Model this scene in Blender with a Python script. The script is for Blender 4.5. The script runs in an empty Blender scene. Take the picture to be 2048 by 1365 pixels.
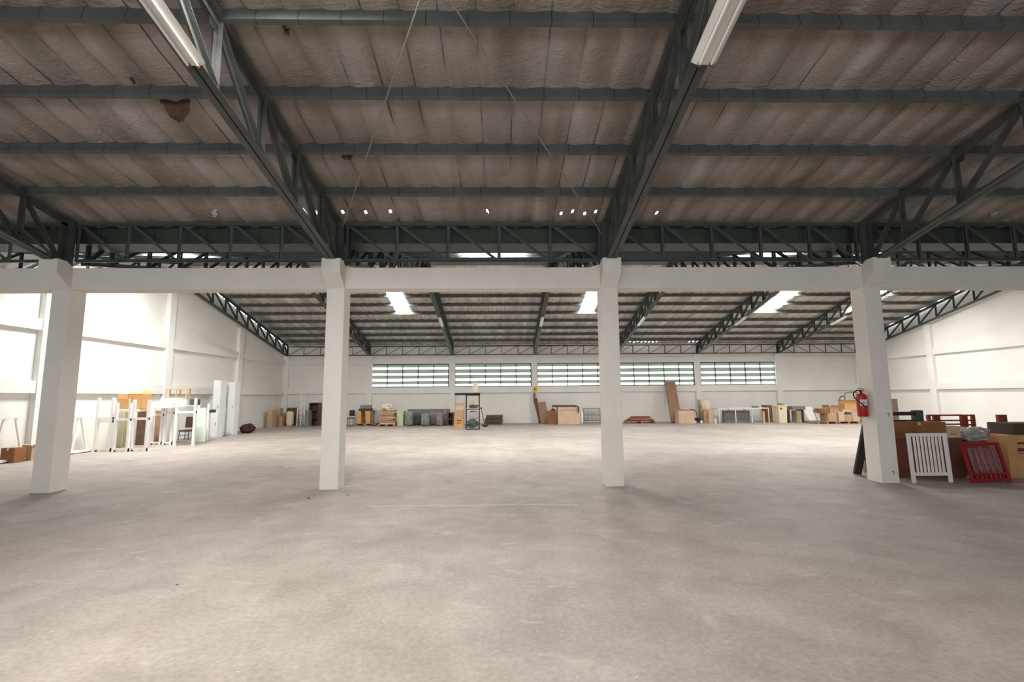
import bpy, bmesh, math, random
from mathutils import Vector, Matrix, noise
random.seed(7)
S = bpy.context.scene
COL = S.collection
PI = math.pi

# ------------------------------------------------------------------ camera
CAM = Vector((8.1811, -8.5529, 1.6096))
RT = Vector((0.9997632, -0.02034553, -0.00772056))
UP = Vector((0.0052892, -0.11695532, 0.99312309))
FW = Vector((0.02110858, 0.99292876, 0.11682001))
FPX = 940.07
cam = bpy.data.cameras.new('camera')
cam.sensor_width = 36; cam.lens = 36 * FPX / 2048
cam.clip_start = 0.05; cam.clip_end = 300
co = bpy.data.objects.new('camera', cam); COL.objects.link(co)
m = Matrix.Identity(4)
for i in range(3):
    m[i][0] = RT[i]; m[i][1] = UP[i]; m[i][2] = -FW[i]; m[i][3] = CAM[i]
co.matrix_world = m
S.camera = co

def ray(px, py):
    return RT * ((px - 1024) / FPX) - UP * ((py - 682.5) / FPX) + FW
def at(px, py, Y):
    d = ray(px, py); t = (Y - CAM.y) / d.y
    p = CAM + d * t
    return p
def fl(px, py, z=0.0):
    d = ray(px, py); t = (z - CAM.z) / d.z
    return CAM + d * t

# ------------------------------------------------------------------ materials
def mat(name, col, rough=0.7, metal=0.0, var=0.0, vscale=3.0, bump=0.0, bscale=20.0, spec=0.3, col2=None, detail=6):
    M = bpy.data.materials.new(name); M.use_nodes = True
    nt = M.node_tree; N = nt.nodes; L = nt.links
    b = N['Principled BSDF']
    b.inputs['Base Color'].default_value = (*col, 1); b.inputs['Roughness'].default_value = rough
    b.inputs['Metallic'].default_value = metal; b.inputs['Specular IOR Level'].default_value = spec
    tc = N.new('ShaderNodeTexCoord')
    if var > 0 or col2:
        n = N.new('ShaderNodeTexNoise'); n.inputs['Scale'].default_value = vscale; n.inputs['Detail'].default_value = detail
        L.new(tc.outputs['Object'], n.inputs['Vector'])
        r = N.new('ShaderNodeValToRGB'); L.new(n.outputs['Fac'], r.inputs['Fac'])
        c2 = col2 or tuple(c * (1 - var) for c in col)
        r.color_ramp.elements[0].position = 0.35; r.color_ramp.elements[0].color = (*c2, 1)
        r.color_ramp.elements[1].position = 0.65; r.color_ramp.elements[1].color = (*col, 1)
        L.new(r.outputs['Color'], b.inputs['Base Color'])
    if bump > 0:
        n2 = N.new('ShaderNodeTexNoise'); n2.inputs['Scale'].default_value = bscale; n2.inputs['Detail'].default_value = 5
        L.new(tc.outputs['Object'], n2.inputs['Vector'])
        bp = N.new('ShaderNodeBump'); bp.inputs['Strength'].default_value = bump; bp.inputs['Distance'].default_value = 0.02
        L.new(n2.outputs['Fac'], bp.inputs['Height']); L.new(bp.outputs['Normal'], b.inputs['Normal'])
    return M

def emis(name, col, s):
    M = bpy.data.materials.new(name); M.use_nodes = True
    N = M.node_tree.nodes; N.clear()
    e = N.new('ShaderNodeEmission'); e.inputs[0].default_value = (*col, 1); e.inputs[1].default_value = s
    o = N.new('ShaderNodeOutputMaterial'); M.node_tree.links.new(e.outputs[0], o.inputs[0])
    return M

M_wall = mat('painted_wall', (.80, .785, .75), .85, var=.07, vscale=.7, bump=.12, bscale=18)
M_col = mat('painted_concrete', (.82, .79, .735), .8, var=.06, vscale=1.6, bump=.15, bscale=14)
M_steel = mat('grey_green_steel', (.10, .104, .10), .5, metal=0.0, var=.35, vscale=4, spec=.4)
M_steel_g = mat('green_steel', (.075, .092, .083), .5, var=.3, vscale=3, spec=.4)
M_dark = mat('dark_steel', (.05, .048, .045), .5, var=.2)
M_gutter = mat('green_sheet', (.055, .072, .063), .55, var=.25, vscale=2)
M_card = mat('cardboard', (.50, .33, .20), .9, var=.12, vscale=4, bump=.1)
M_card_o = mat('orange_cardboard', (.62, .36, .16), .9, var=.15, vscale=3, bump=.1)
M_card_d = mat('brown_cardboard', (.30, .13, .055), .9, var=.25, vscale=3, bump=.1)
M_card_m = mat('maroon_cardboard', (.21, .078, .055), .9, var=.25, vscale=3, bump=.1)
M_card_l = mat('pale_cardboard', (.66, .48, .34), .9, var=.12, vscale=3, bump=.1)
M_tape = mat('packing_tape', (.62, .48, .30), .35)
M_ink = mat('printed_ink', (.10, .055, .03), .8)
M_wood = mat('pallet_wood', (.42, .27, .17), .85, var=.35, vscale=6)
M_woodd = mat('dark_wood', (.15, .085, .055), .7, var=.35, vscale=5)
M_redwood = mat('red_wood', (.26, .055, .032), .55, var=.25, vscale=5)
M_ply = mat('plywood', (.34, .20, .13), .75, var=.2, vscale=3)
M_white = mat('white_enamel', (.82, .80, .78), .5, var=.04)
M_whitew = mat('cream_paint', (.80, .75, .66), .55, var=.05)
M_cab = mat('pale_grey_metal', (.70, .71, .70), .5, var=.04)
M_grey = mat('grey_plastic', (.24, .225, .225), .5, var=.3, vscale=9, bump=.4, bscale=12)
M_green = mat('pale_green_plastic', (.50, .60, .38), .5, var=.12, bump=.2)
M_greend = mat('dull_green_plastic', (.075, .10, .085), .5, var=.2)
M_beige = mat('beige_plastic', (.62, .52, .42), .5, var=.06)
M_cream = mat('cream_canvas', (.78, .68, .52), .9, var=.1, bump=.2)
M_black = mat('black_rubber', (.02, .02, .02), .5)
M_red = mat('red_enamel', (.42, .012, .015), .3, spec=.5)
M_redp = mat('red_paint', (.30, .014, .028), .45, var=.15)
M_mauve = mat('wrapped_mauve', (.26, .10, .105), .3, var=.35, vscale=14, bump=.6, bscale=22, spec=.6)
M_wrap = mat('clear_wrap', (.48, .47, .47), .22, var=.35, vscale=10, bump=.8, bscale=10, spec=.8)
M_label = mat('paper_label', (.72, .70, .66), .8)
M_yellow = mat('yellow_sign', (.75, .50, .05), .6)
M_khaki = mat('khaki_board', (.46, .46, .33), .8, var=.08)
M_mint = mat('mint_board', (.60, .68, .60), .6, var=.06)
M_purple = mat('purple_grey_vinyl', (.22, .19, .21), .5, var=.15)
M_fix = mat('fixture_enamel', (.74, .73, .68), .5, var=.12, vscale=3)
M_tube = mat('unlit_tube', (.86, .85, .82), .25)
M_rust = mat('rust', (.22, .09, .04), .8)
M_frame = mat('green_window_frame', (.05, .075, .06), .5)
M_rope = mat('steel_rod', (.30, .28, .26), .5)
M_olive = mat('olive_card', (.42, .36, .22), .9, var=.2)
M_tan = mat('light_wood', (.58, .36, .20), .7, var=.15)
M_mir = mat('smoked_glass', (.30, .26, .25), .15, spec=.6, var=.2)

def foil(name, c1, c2, c3):
    M = mat(name, c1, .55, spec=.25)
    nt = M.node_tree; N = nt.nodes; L = nt.links; b = N['Principled BSDF']
    tc = N['Texture Coordinate']
    mp = N.new('ShaderNodeMapping'); mp.inputs['Scale'].default_value = (1.1, .35, 1); L.new(tc.outputs['Object'], mp.inputs['Vector'])
    n = N.new('ShaderNodeTexNoise'); n.inputs['Scale'].default_value = 1.6; n.inputs['Detail'].default_value = 7; L.new(mp.outputs[0], n.inputs['Vector'])
    r = N.new('ShaderNodeValToRGB'); L.new(n.outputs['Fac'], r.inputs['Fac'])
    e = r.color_ramp.elements; e[0].position = .3; e[0].color = (*c2, 1); e[1].position = .7; e[1].color = (*c3, 1)
    k = e.new(.5); k.color = (*c1, 1)
    mp3 = N.new('ShaderNodeMapping'); mp3.inputs['Scale'].default_value = (2.4, .06, 1); L.new(tc.outputs['Object'], mp3.inputs['Vector'])
    n3 = N.new('ShaderNodeTexNoise'); n3.inputs['Scale'].default_value = 1.0; n3.inputs['Detail'].default_value = 3; L.new(mp3.outputs[0], n3.inputs['Vector'])
    r3 = N.new('ShaderNodeMapRange'); r3.inputs['From Min'].default_value = .35; r3.inputs['From Max'].default_value = .65; r3.inputs['To Min'].default_value = .78; r3.inputs['To Max'].default_value = 1.15; L.new(n3.outputs['Fac'], r3.inputs['Value'])
    mu = N.new('ShaderNodeMix'); mu.data_type = 'RGBA'; mu.blend_type = 'MULTIPLY'; mu.inputs['Factor'].default_value = 1; L.new(r.outputs['Color'], mu.inputs[6]); L.new(r3.outputs[0], mu.inputs[7])
    sx = N.new('ShaderNodeSeparateXYZ'); L.new(tc.outputs['Object'], sx.inputs[0])
    def mth(op, a, v):
        q = N.new('ShaderNodeMath'); q.operation = op; L.new(a, q.inputs[0]); q.inputs[1].default_value = v; return q.outputs[0]
    fr = mth('FRACT', mth('DIVIDE', mth('ADD', sx.outputs['X'], 5.1), .42), 0)
    seam = mth('GREATER_THAN', fr, .955)
    n4 = N.new('ShaderNodeTexNoise'); n4.inputs['Scale'].default_value = .9; L.new(tc.outputs['Object'], n4.inputs['Vector'])
    sg = N.new('ShaderNodeMapRange'); sg.inputs['From Min'].default_value = .42; sg.inputs['From Max'].default_value = .6; L.new(n4.outputs['Fac'], sg.inputs['Value'])
    sm = N.new('ShaderNodeMath'); sm.operation = 'MULTIPLY'; L.new(seam, sm.inputs[0]); L.new(sg.outputs[0], sm.inputs[1])
    m5 = N.new('ShaderNodeMix'); m5.data_type = 'RGBA'; L.new(sm.outputs[0], m5.inputs['Factor']); L.new(mu.outputs[2], m5.inputs[6]); m5.inputs[7].default_value = (.10, .085, .075, 1)
    L.new(m5.outputs[2], b.inputs['Base Color'])
    n2 = N.new('ShaderNodeTexNoise'); n2.inputs['Scale'].default_value = 9; n2.inputs['Detail'].default_value = 8; n2.inputs['Distortion'].default_value = 1.2
    mp2 = N.new('ShaderNodeMapping'); mp2.inputs['Scale'].default_value = (.8, 1.6, 1); L.new(tc.outputs['Object'], mp2.inputs['Vector']); L.new(mp2.outputs[0], n2.inputs['Vector'])
    bp = N.new('ShaderNodeBump'); bp.inputs['Strength'].default_value = .7; bp.inputs['Distance'].default_value = .05
    L.new(n2.outputs['Fac'], bp.inputs['Height']); L.new(bp.outputs['Normal'], b.inputs['Normal'])
    return M
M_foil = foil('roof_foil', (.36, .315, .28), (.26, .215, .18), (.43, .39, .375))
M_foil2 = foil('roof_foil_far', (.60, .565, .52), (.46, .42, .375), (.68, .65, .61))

def floor_mat():
    M = mat('concrete_floor', (.5, .45, .41), .62, spec=.3)
    nt = M.node_tree; N = nt.nodes; L = nt.links; b = N['Principled BSDF']; tc = N['Texture Coordinate']
    def nz(scale, det, dist=0, sc=(1, 1, 1)):
        mp = N.new('ShaderNodeMapping'); mp.inputs['Scale'].default_value = sc; L.new(tc.outputs['Object'], mp.inputs['Vector'])
        n = N.new('ShaderNodeTexNoise'); n.inputs['Scale'].default_value = scale; n.inputs['Detail'].default_value = det; n.inputs['Distortion'].default_value = dist
        L.new(mp.outputs[0], n.inputs['Vector']); return n.outputs['Fac']
    def ramp(f, p0, c0, p1, c1):
        r = N.new('ShaderNodeValToRGB'); L.new(f, r.inputs['Fac']); e = r.color_ramp.elements
        e[0].position = p0; e[0].color = (*c0, 1); e[1].position = p1; e[1].color = (*c1, 1); return r.outputs['Color']
    def mix(a, c, fac, mode='MIX'):
        x = N.new('ShaderNodeMix'); x.data_type = 'RGBA'; x.blend_type = mode
        if isinstance(fac, float): x.inputs['Factor'].default_value = fac
        else: L.new(fac, x.inputs['Factor'])
        for s, v in ((6, a), (7, c)):
            if isinstance(v, tuple): x.inputs[s].default_value = (*v, 1)
            else: L.new(v, x.inputs[s])
        return x.outputs[2]
    base = ramp(nz(.45, 6, .7), .33, (.345, .308, .278), .67, (.44, .392, .358))
    med = ramp(nz(2.2, 7, .6), .3, (.84, .83, .82), .7, (1.08, 1.08, 1.08))
    c = mix(base, med, 1.0, 'MULTIPLY')
    fine = ramp(nz(26, 6), .35, (.88, .88, .88), .65, (1.06, 1.06, 1.06))
    c = mix(c, fine, 1.0, 'MULTIPLY')
    # pale scuffs dragged across the slab
    sc = ramp(nz(2.6, 10, .8, (.9, 1.5, 1)), .60, (0, 0, 0), .80, (.6, .6, .6))
    c = mix(c, (.60, .555, .51), sc)
    # worn pale line left where the slab was cut, just in front of the columns
    sx = N.new('ShaderNodeSeparateXYZ'); L.new(tc.outputs['Object'], sx.inputs[0])
    def mth(op, a, v):
        q = N.new('ShaderNodeMath'); q.operation = op; L.new(a, q.inputs[0])
        if isinstance(v, float): q.inputs[1].default_value = v
        else: L.new(v, q.inputs[1])
        return q.outputs[0]
    yy = mth('ABSOLUTE', mth('ADD', mth('ADD', sx.outputs['Y'], 1.5), mth('MULTIPLY', nz(.8, 6), -.4)), 0.0)
    ln = mth('LESS_THAN', yy, mth('MULTIPLY', nz(2.2, 6), .09))
    xr = mth('MULTIPLY', mth('GREATER_THAN', sx.outputs['X'], 6.2), mth('LESS_THAN', sx.outputs['X'], 9.3))
    c = mix(c, (.60, .55, .50), mth('MULTIPLY', mth('MULTIPLY', ln, xr), .4))
    # dark grit
    gr = ramp(nz(60, 2), .735, (0, 0, 0), .76, (1, 1, 1))
    c = mix(c, (.17, .14, .12), gr)
    # pale crumbs
    gr2 = ramp(nz(47, 1.5, 0, (1, 1, 2)), .745, (0, 0, 0), .77, (1, 1, 1))
    c = mix(c, (.78, .75, .72), gr2)
    L.new(c, b.inputs['Base Color'])
    rr = N.new('ShaderNodeMapRange'); L.new(nz(1.1, 6), rr.inputs['Value']); rr.inputs['To Min'].default_value = .42; rr.inputs['To Max'].default_value = .78
    L.new(rr.outputs[0], b.inputs['Roughness'])
    bp = N.new('ShaderNodeBump'); bp.inputs['Strength'].default_value = .25; bp.inputs['Distance'].default_value = .01
    L.new(nz(35, 6), bp.inputs['Height']); L.new(bp.outputs['Normal'], b.inputs['Normal'])
    return M
M_floor = floor_mat()

def pane_mat():
    M = bpy.data.materials.new('frosted_green_glass'); M.use_nodes = True
    N = M.node_tree.nodes; L = M.node_tree.links; b = N['Principled BSDF']
    b.inputs['Base Color'].default_value = (.50, .58, .51, 1); b.inputs['Roughness'].default_value = .4
    t = N.new('ShaderNodeBsdfTransparent'); t.inputs[0].default_value = (.45, .60, .50, 1)
    x = N.new('ShaderNodeMixShader'); x.inputs[0].default_value = .84
    L.new(t.outputs[0], x.inputs[1]); L.new(b.outputs[0], x.inputs[2]); L.new(x.outputs[0], N['Material Output'].inputs[0])
    return M
M_pane = pane_mat()

# ------------------------------------------------------------------ mesh builder
class MB:
    def __init__(s): s.v = []; s.f = []; s.smooth = False
    def add(s, vs, fs):
        o = len(s.v); s.v += [tuple(p) for p in vs]; s.f += [tuple(i + o for i in f) for f in fs]; return s
    def box(s, x0, x1, y0, y1, z0, z1, M=None):
        vs = [Vector((x, y, z)) for z in (z0, z1) for y in (y0, y1) for x in (x0, x1)]
        if M is not None: vs = [M @ v for v in vs]
        return s.add(vs, [(0, 2, 3, 1), (4, 5, 7, 6), (0, 1, 5, 4), (2, 6, 7, 3), (0, 4, 6, 2), (1, 3, 7, 5)])
    def cbox(s, c, d, rz=0, rx=0, ry=0):
        M = Matrix.Translation(c) @ Matrix.Rotation(rz, 4, 'Z') @ Matrix.Rotation(ry, 4, 'Y') @ Matrix.Rotation(rx, 4, 'X')
        return s.box(-d[0] / 2, d[0] / 2, -d[1] / 2, d[1] / 2, -d[2] / 2, d[2] / 2, M)
    def bar(s, p, q, w, h, up=(0, 0, 1), off=0.0):
        """rectangular bar from p to q; w across, h along 'up'; off shifts it sideways"""
        p = Vector(p); q = Vector(q); d = (q - p).normalized(); up = Vector(up)
        sd = d.cross(up)
        if sd.length < 1e-4: sd = d.cross(Vector((1, 0, 0)))
        sd.normalize(); u = sd.cross(d).normalized()
        vs = []
        for e in (p, q):
            for a, b in ((-1, -1), (1, -1), (1, 1), (-1, 1)):
                vs.append(e + sd * (a * w / 2 + off) + u * (b * h / 2))
        return s.add(vs, [(0, 1, 2, 3), (7, 6, 5, 4), (0, 4, 5, 1), (1, 5, 6, 2), (2, 6, 7, 3), (3, 7, 4, 0)])
    def tube(s, pts, r, n=8, closed=False):
        pts = [Vector(p) for p in pts]; rings = []
        prev = None
        for i, p in enumerate(pts):
            a = pts[i - 1] if (i > 0 or closed) else p; b = pts[(i + 1) % len(pts)] if (i < len(pts) - 1 or closed) else p
            d = (b - a).normalized()
            ref = prev if prev is not None else (Vector((0, 0, 1)) if abs(d.z) < .9 else Vector((1, 0, 0)))
            u = (ref - d * ref.dot(d)).normalized(); prev = u; w = d.cross(u)
            rr = r[i] if isinstance(r, (list, tuple)) else r
            rings.append([p + (u * math.cos(2 * PI * k / n) + w * math.sin(2 * PI * k / n)) * rr for k in range(n)])
        o = len(s.v)
        for g in rings: s.v += [tuple(v) for v in g]
        m_ = len(rings)
        for i in range(m_ if closed else m_ - 1):
            for k in range(n):
                a = o + i * n + k; b = o + i * n + (k + 1) % n; j = (i + 1) % m_
                c = o + j * n + (k + 1) % n; d = o + j * n + k
                s.f.append((a, b, c, d))
        if not closed:
            s.f.append(tuple(o + k for k in reversed(range(n)))); s.f.append(tuple(o + (m_ - 1) * n + k for k in range(n)))
        s.smooth = True
        return s
    def prism(s, poly, y0, y1, ax='Y'):
        """poly in the two other axes, extruded along ax"""
        n = len(poly)
        def P(a, b, t):
            return (a, t, b) if ax == 'Y' else ((t, a, b) if ax == 'X' else (a, b, t))
        vs = [P(a, b, y0) for a, b in poly] + [P(a, b, y1) for a, b in poly]
        return s.add(vs, [tuple(range(n)), tuple(range(2 * n - 1, n - 1, -1))] + [(i, i + n, (i + 1) % n + n, (i + 1) % n) for i in range(n)])
    def lump(s, w, d, h, seed=0, amp=.04, n=10, sq=3.0, c=(0, 0, 0)):
        """soft rounded crumpled block resting on z=0"""
        bm = bmesh.new(); bmesh.ops.create_cube(bm, size=2)
        bmesh.ops.subdivide_edges(bm, edges=bm.edges[:], cuts=n, use_grid_fill=True)
        bm.verts.ensure_lookup_table()
        for v in bm.verts:
            p = v.co.copy()
            q = p / ((abs(p.x) ** sq + abs(p.y) ** sq + abs(p.z) ** sq) ** (1 / sq))
            nn = noise.noise(Vector((q.x * 1.7 + seed * 3.1, q.y * 1.7 + seed, q.z * 1.7 - seed))) + .5 * noise.noise(Vector((q.x * 4 + seed, q.y * 4, q.z * 4)))
            k = 1 + amp * 2 * nn
            x, y, z = q.x * w / 2 * k, q.y * d / 2 * k, (q.z * k + 1) * h / 2
            v.co = (x + c[0], y + c[1], max(0, z) + c[2])
        s.add([v.co for v in bm.verts], [[v.index for v in f.verts] for f in bm.faces]); bm.free(); s.smooth = True
        return s
    def build(s, name, m_, parent=None):
        me = bpy.data.meshes.new(name); me.from_pydata(s.v, [], s.f)
        bm = bmesh.new(); bm.from_mesh(me); bmesh.ops.recalc_face_normals(bm, faces=bm.faces[:]); bm.to_mesh(me); bm.free()
        if s.smooth:
            for p in me.polygons: p.use_smooth = True
            try: me.set_sharp_from_angle(angle=math.radians(40))
            except Exception: pass
        me.materials.append(m_)
        o = bpy.data.objects.new(name, me); COL.objects.link(o)
        if parent is not None: o.parent = parent
        return o

def tagit(o, label, cat, group=None):
    o['label'] = label; o['category'] = cat
    if group: o['group'] = group
def thing(name, label, cat, loc=(0, 0, 0), rz=0, group=None):
    o = bpy.data.objects.new(name, None); COL.objects.link(o); o.empty_display_size = .2
    o.location = loc; o.rotation_euler = (0, 0, rz); tagit(o, label, cat, group); return o
def solo(name, mb, m_, label, cat, loc=(0, 0, 0), rz=0, group=None, rx=0, ry=0):
    o = mb.build(name, m_); o.location = loc; o.rotation_euler = (rx, ry, rz); tagit(o, label, cat, group); return o
def struct(name, mb, m_, parent=None):
    o = mb.build(name, m_, parent)
    if parent is None: o['kind'] = 'structure'
    return o
def dup(root, loc, rz=None, label=None, group=None, rx=None):
    def cp(o, par):
        c = o.copy(); COL.objects.link(c); c.parent = par
        for ch in kids.get(o.name, []): cp(ch, c)
        return c
    kids = {}
    def walk(o):
        kids[o.name] = list(o.children)
        for ch in o.children: walk(ch)
    walk(root)
    r = cp(root, None); r.location = loc
    if rz is not None: r.rotation_euler = (r.rotation_euler[0] if rx is None else rx, r.rotation_euler[1], rz)
    if label: r['label'] = label
    if group: r['group'] = group
    return r
def bevel(o, w=.01, seg=2):
    b = o.modifiers.new('bevel', 'BEVEL'); b.width = w; b.segments = seg; b.limit_method = 'ANGLE'
    return o

# ------------------------------------------------------------------ building constants
XL, XR = -5.0, 30.3          # inner wall faces
PX0, PX1 = -4.84, 30.14      # faces of piers and bands on the side walls
YB = 20.15; PYB = 20.0
YF = -20.0
CW = .325                     # column width
CXS = [0.0, 4.96, 10.02, 15.0]
def colc(k): return .16 + 5 * k
# roof planes (underside of purlins)
def zF(y): return 4.85 - .215 * y            # front hall slope, y<=0, up to y=-10
def zBf(y): return 4.80 + .236 * (y - .6)    # far hall, near slope .6..10
def zBb(y): return 4.72 + .2385 * (20 - y)    # far hall, far slope 10..20
RIDGE_F = -10.0; RIDGE_B = 10.0

# ------------------------------------------------------------------ floor and walls
struct('floor', MB().box(XL - .3, XR + .3, YF - .3, YB + .3, -.2, 0), M_floor)

def gable(X0, X1, y0, y1, prof, name):
    poly = [(y0, 0), (y1, 0)] + prof
    return struct(name, MB().prism(poly, X0, X1, 'X'), M_wall)
profB = [(20.3, zBb(20.3) + .07), (10, zBb(10) + .07), (.6, zBf(.6) + .07), (.2, zF(0) + .07), (-.1, zF(-.1) + .07), (-10, zF(-10) + .07), (-20.3, zF(-10) - .215 * 10.3 + .07)]
gable(XL - .25, XL, YF - .3, 20.3, profB, 'wall_left')
gable(XR, XR + .25, YF - .3, 20.3, profB, 'wall_right')
# unseen wall behind the camera; three door openings added to light the column fronts
mb = MB().box(XL - .25, XR + .25, YF - .25, YF, 4.3, 4.95)
dx_ = [XL - .25, -3.0, 2.6, 3.6, 9.2, 10.2, 15.8, XR + .25]
for i in range(0, 8, 2): mb.box(dx_[i], dx_[i + 1], YF - .25, YF, 0, 4.3)
struct('wall_front', mb, M_wall)

# back wall with five window openings
WX = [(.27, 4.93), (5.29, 9.96), (10.31, 14.97), (15.33, 19.99), (20.37, 25.05)]
WZ0, WZ1 = 2.20, 3.61
mb = MB()
mb.box(XL - .25, XR + .25, YB, YB + .25, 0, WZ0); mb.box(XL - .25, XR + .25, YB, YB + .25, WZ1, 4.80)
xs = [XL - .25] + [v for w in WX for v in w] + [XR + .25]
for i in range(0, len(xs), 2): mb.box(xs[i], xs[i + 1], YB, YB + .25, WZ0, WZ1)
struct('wall_back', mb, M_wall)

tn = [0]
def trim(mb, m_=None):
    tn[0] += 1
    return struct('trim_%d' % tn[0], mb, m_ or M_wall)
for k in range(-1, 7):          # piers on the back wall
    c = colc(k); trim(MB().box(c - .165, c + .165, PYB, YB, 0, 4.10))
def band(x0, x1, y0, y1, z0, z1): trim(MB().box(x0, x1, y0, y1, z0, z1))
for k in range(-1, 6):
    a, b = colc(k) + .165, colc(k + 1) - .165
    band(a, b, PYB + .03, YB, 1.83, 2.17)
    band(a, b, PYB + .03, YB, 3.63 if 0 <= k <= 4 else 3.60, 3.95 if 0 <= k <= 4 else 3.92)
for side, (x0, x1) in (('l', (XL, PX0)), ('r', (PX1, XR))):
    ys = [.12, 5.1, 10.1, 15.1, 20.0]
    for j, y in enumerate(ys[:-1]):
        zt = [4.0, 5.0, 6.25, 5.12][j]
        trim(MB().box(x0, x1, y - .165, y + .165, 0, zt))
        a, b = y + .165, ys[j + 1] - (.165 if j < 3 else 0)
        xa, xb = (x0, x1 - .03) if side == 'l' else (x0 + .03, x1)
        band(xa, xb, a, b, 1.80, 2.15); band(xa, xb, a, b, 3.58, 3.90)

# ------------------------------------------------------------------ windows (things of the setting)
for i, (a, b) in enumerate(WX):
    fr = MB(); Y0, Y1 = YB + .02, YB + .07
    t = .05
    fr.box(a, b, Y0, Y1, WZ0, WZ0 + t); fr.box(a, b, Y0, Y1, WZ1 - t, WZ1); fr.box(a, a + t, Y0, Y1, WZ0, WZ1); fr.box(b - t, b, Y0, Y1, WZ0, WZ1)
    for j in range(1, 5):
        x = a + (b - a) * j / 5; fr.box(x - .02, x + .02, Y0 - .01, Y1, WZ0, WZ1)
    for j in range(1, 4):
        z = WZ0 + (WZ1 - WZ0) * j / 4; fr.box(a, b, Y0 + .01, Y1, z - .010, z + .010)
    w = struct('window_%d' % (i + 1), fr, M_frame)
    for j in range(4):
        z0 = WZ0 + (WZ1 - WZ0) * j / 4; hh = (WZ1 - WZ0) / 4
        pb = MB()
        # louvre blades closed over the upper part of each row
        n = 3
        f0 = [.52, .46, .38, .42][j]
        for q in range(n):
            za = z0 + hh * (f0 + (1.0 - f0) * q / n) ; zb = z0 + hh * (f0 + (1.0 - f0) * (q + 1) / n) + .012
            pb.add([(a + t, Y0 + .05, za), (b - t, Y0 + .05, za), (b - t, Y0 + .025, zb), (a + t, Y0 + .025, zb),
                    (a + t, Y0 + .055, za), (b - t, Y0 + .055, za), (b - t, Y0 + .03, zb), (a + t, Y0 + .03, zb)],
                   [(0, 1, 2, 3), (7, 6, 5, 4), (0, 4, 5, 1), (2, 6, 7, 3)])
        pb.build('louvre_panes', M_pane, w)

# ------------------------------------------------------------------ roof (ceiling skin with openings)
SKB = [(-3.1, -2.1), (2.75, 3.5), (12.2, 12.95), (21.55, 22.4), (26.2, 27.0)]   # x-ranges far slope
SKF = [(-2.9, -1.7), (6.9, 8.9), (16.3, 17.8), (20.1, 21.0), (26.3, 27.2)]        # near slope of the far hall
SKH = [(5.45, 6.85), (8.6, 9.5), (12.2, 13.2), (17.2, 18.2), (22.3, 23.3)]                # front hall
holes_far = [(a, b, 13.0, 15.35) for a, b in SKB[1:]]
holes_near = [(a, b, 5.0, 6.9) for a, b in SKF]
SYH = [(-5.9, -4.3)] + [(-7.0, -5.05)] * 4
holes_front = [(a, b, *SYH[i]) for i, (a, b) in enumerate(SKH)]
def dots(l, y0, y1, w=.07): return [(x - w / 2, x + w / 2, y0, y1) for x in l]
eaveF = [at(px, 428, -.16).x for px in (611, 633, 686, 732, 781, 975, 1122, 1145, 1169, 1191, 1313)]
eaveB = [at(px, 684, 19.85).x for px in [1253 + 7.6 * i for i in range(9)] + [1379, 1387, 1395]] 
holes_front += dots(eaveF, -.22, -.13, .045); holes_far += dots(eaveB, 19.78, 19.98, .08)

def skin(name, y0, y1, zf, holes, m_, x0, x1, dy=.1, dx=.035, amp=.07, pur=None):
    xs = [x0 + dx * i for i in range(int(round((x1 - x0) / dx)) + 1)]
    ys = [y0 + dy * i for i in range(int(round((y1 - y0) / dy)) + 1)]
    xset = sorted(set([round(v, 4) for v in xs] + [round(v, 4) for h in holes for v in h[:2]]))
    yset = sorted(set([round(v, 4) for v in ys] + [round(v, 4) for h in holes for v in h[2:]]))
    rib = []; x = x0; random.seed(3)
    edges = [x0]
    while edges[-1] < x1: edges.append(edges[-1] + .42)
    V = []; 
    j = 0
    prof = []
    for x in xset:
        while j < len(edges) - 2 and x >= edges[j + 1]: j += 1
        u = (x - edges[j]) / (edges[j + 1] - edges[j]); u = min(max(u, 0), 1)
        prof.append(-amp * (math.sin(PI * u ** .55) if 0 < u < 1 else 0))
    for y in yset:
        ph = 0
        if pur:
            d = min(abs(y - p) for p in pur); ph = min(1, d / .45)
        else: ph = 1
        z = zf(y) + .178
        for i, x in enumerate(xset):
            n = noise.noise(Vector((x * 1.3, y * 2.1, 3))) * .02 + noise.noise(Vector((x * 5, y * 6, 1))) * .007
            V.append((x, y, z + (prof[i] * (.35 + .65 * ph)) + (n - .02) * ph))
    nx = len(xset); F = []
    for b in range(len(yset) - 1):
        yc = (yset[b] + yset[b + 1]) / 2
        hs = [h for h in holes if h[2] < yc < h[3]]
        for a in range(nx - 1):
            xc = (xset[a] + xset[a + 1]) / 2
            if any(h[0] < xc < h[1] for h in hs): continue
            F.append((b * nx + a, b * nx + a + 1, (b + 1) * nx + a + 1, (b + 1) * nx + a))
    mbx = MB(); mbx.v = V; mbx.f = F
    o = struct(name, mbx, m_)
    for p in o.data.polygons: p.use_smooth = True
    return o
PF = [-.86, -1.87, -2.87, -3.86, -4.86, -5.86, -6.86, -7.86, -8.86, -9.8]
PBb = [19.33, 18.37, 17.38, 16.36, 15.33, 14.32, 13.35, 12.35, 11.35, 10.35]
PBf = [1.0, 2.0, 3.0, 4.0, 5.0, 6.0, 7.0, 8.0, 9.0, 9.75]
skin('ceiling', -10.0, .3, zF, holes_front, M_foil, XL - .1, XR + .1, pur=PF)
skin('ceiling', .6, 10.0, zBf, holes_near, M_foil, XL + .10, XR - .10, dx=.07, pur=PBf)
skin('ceiling', 10.0, 20.4, zBb, holes_far, M_foil2, XL + .10, XR - .10, dx=.07, pur=PBb)
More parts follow.
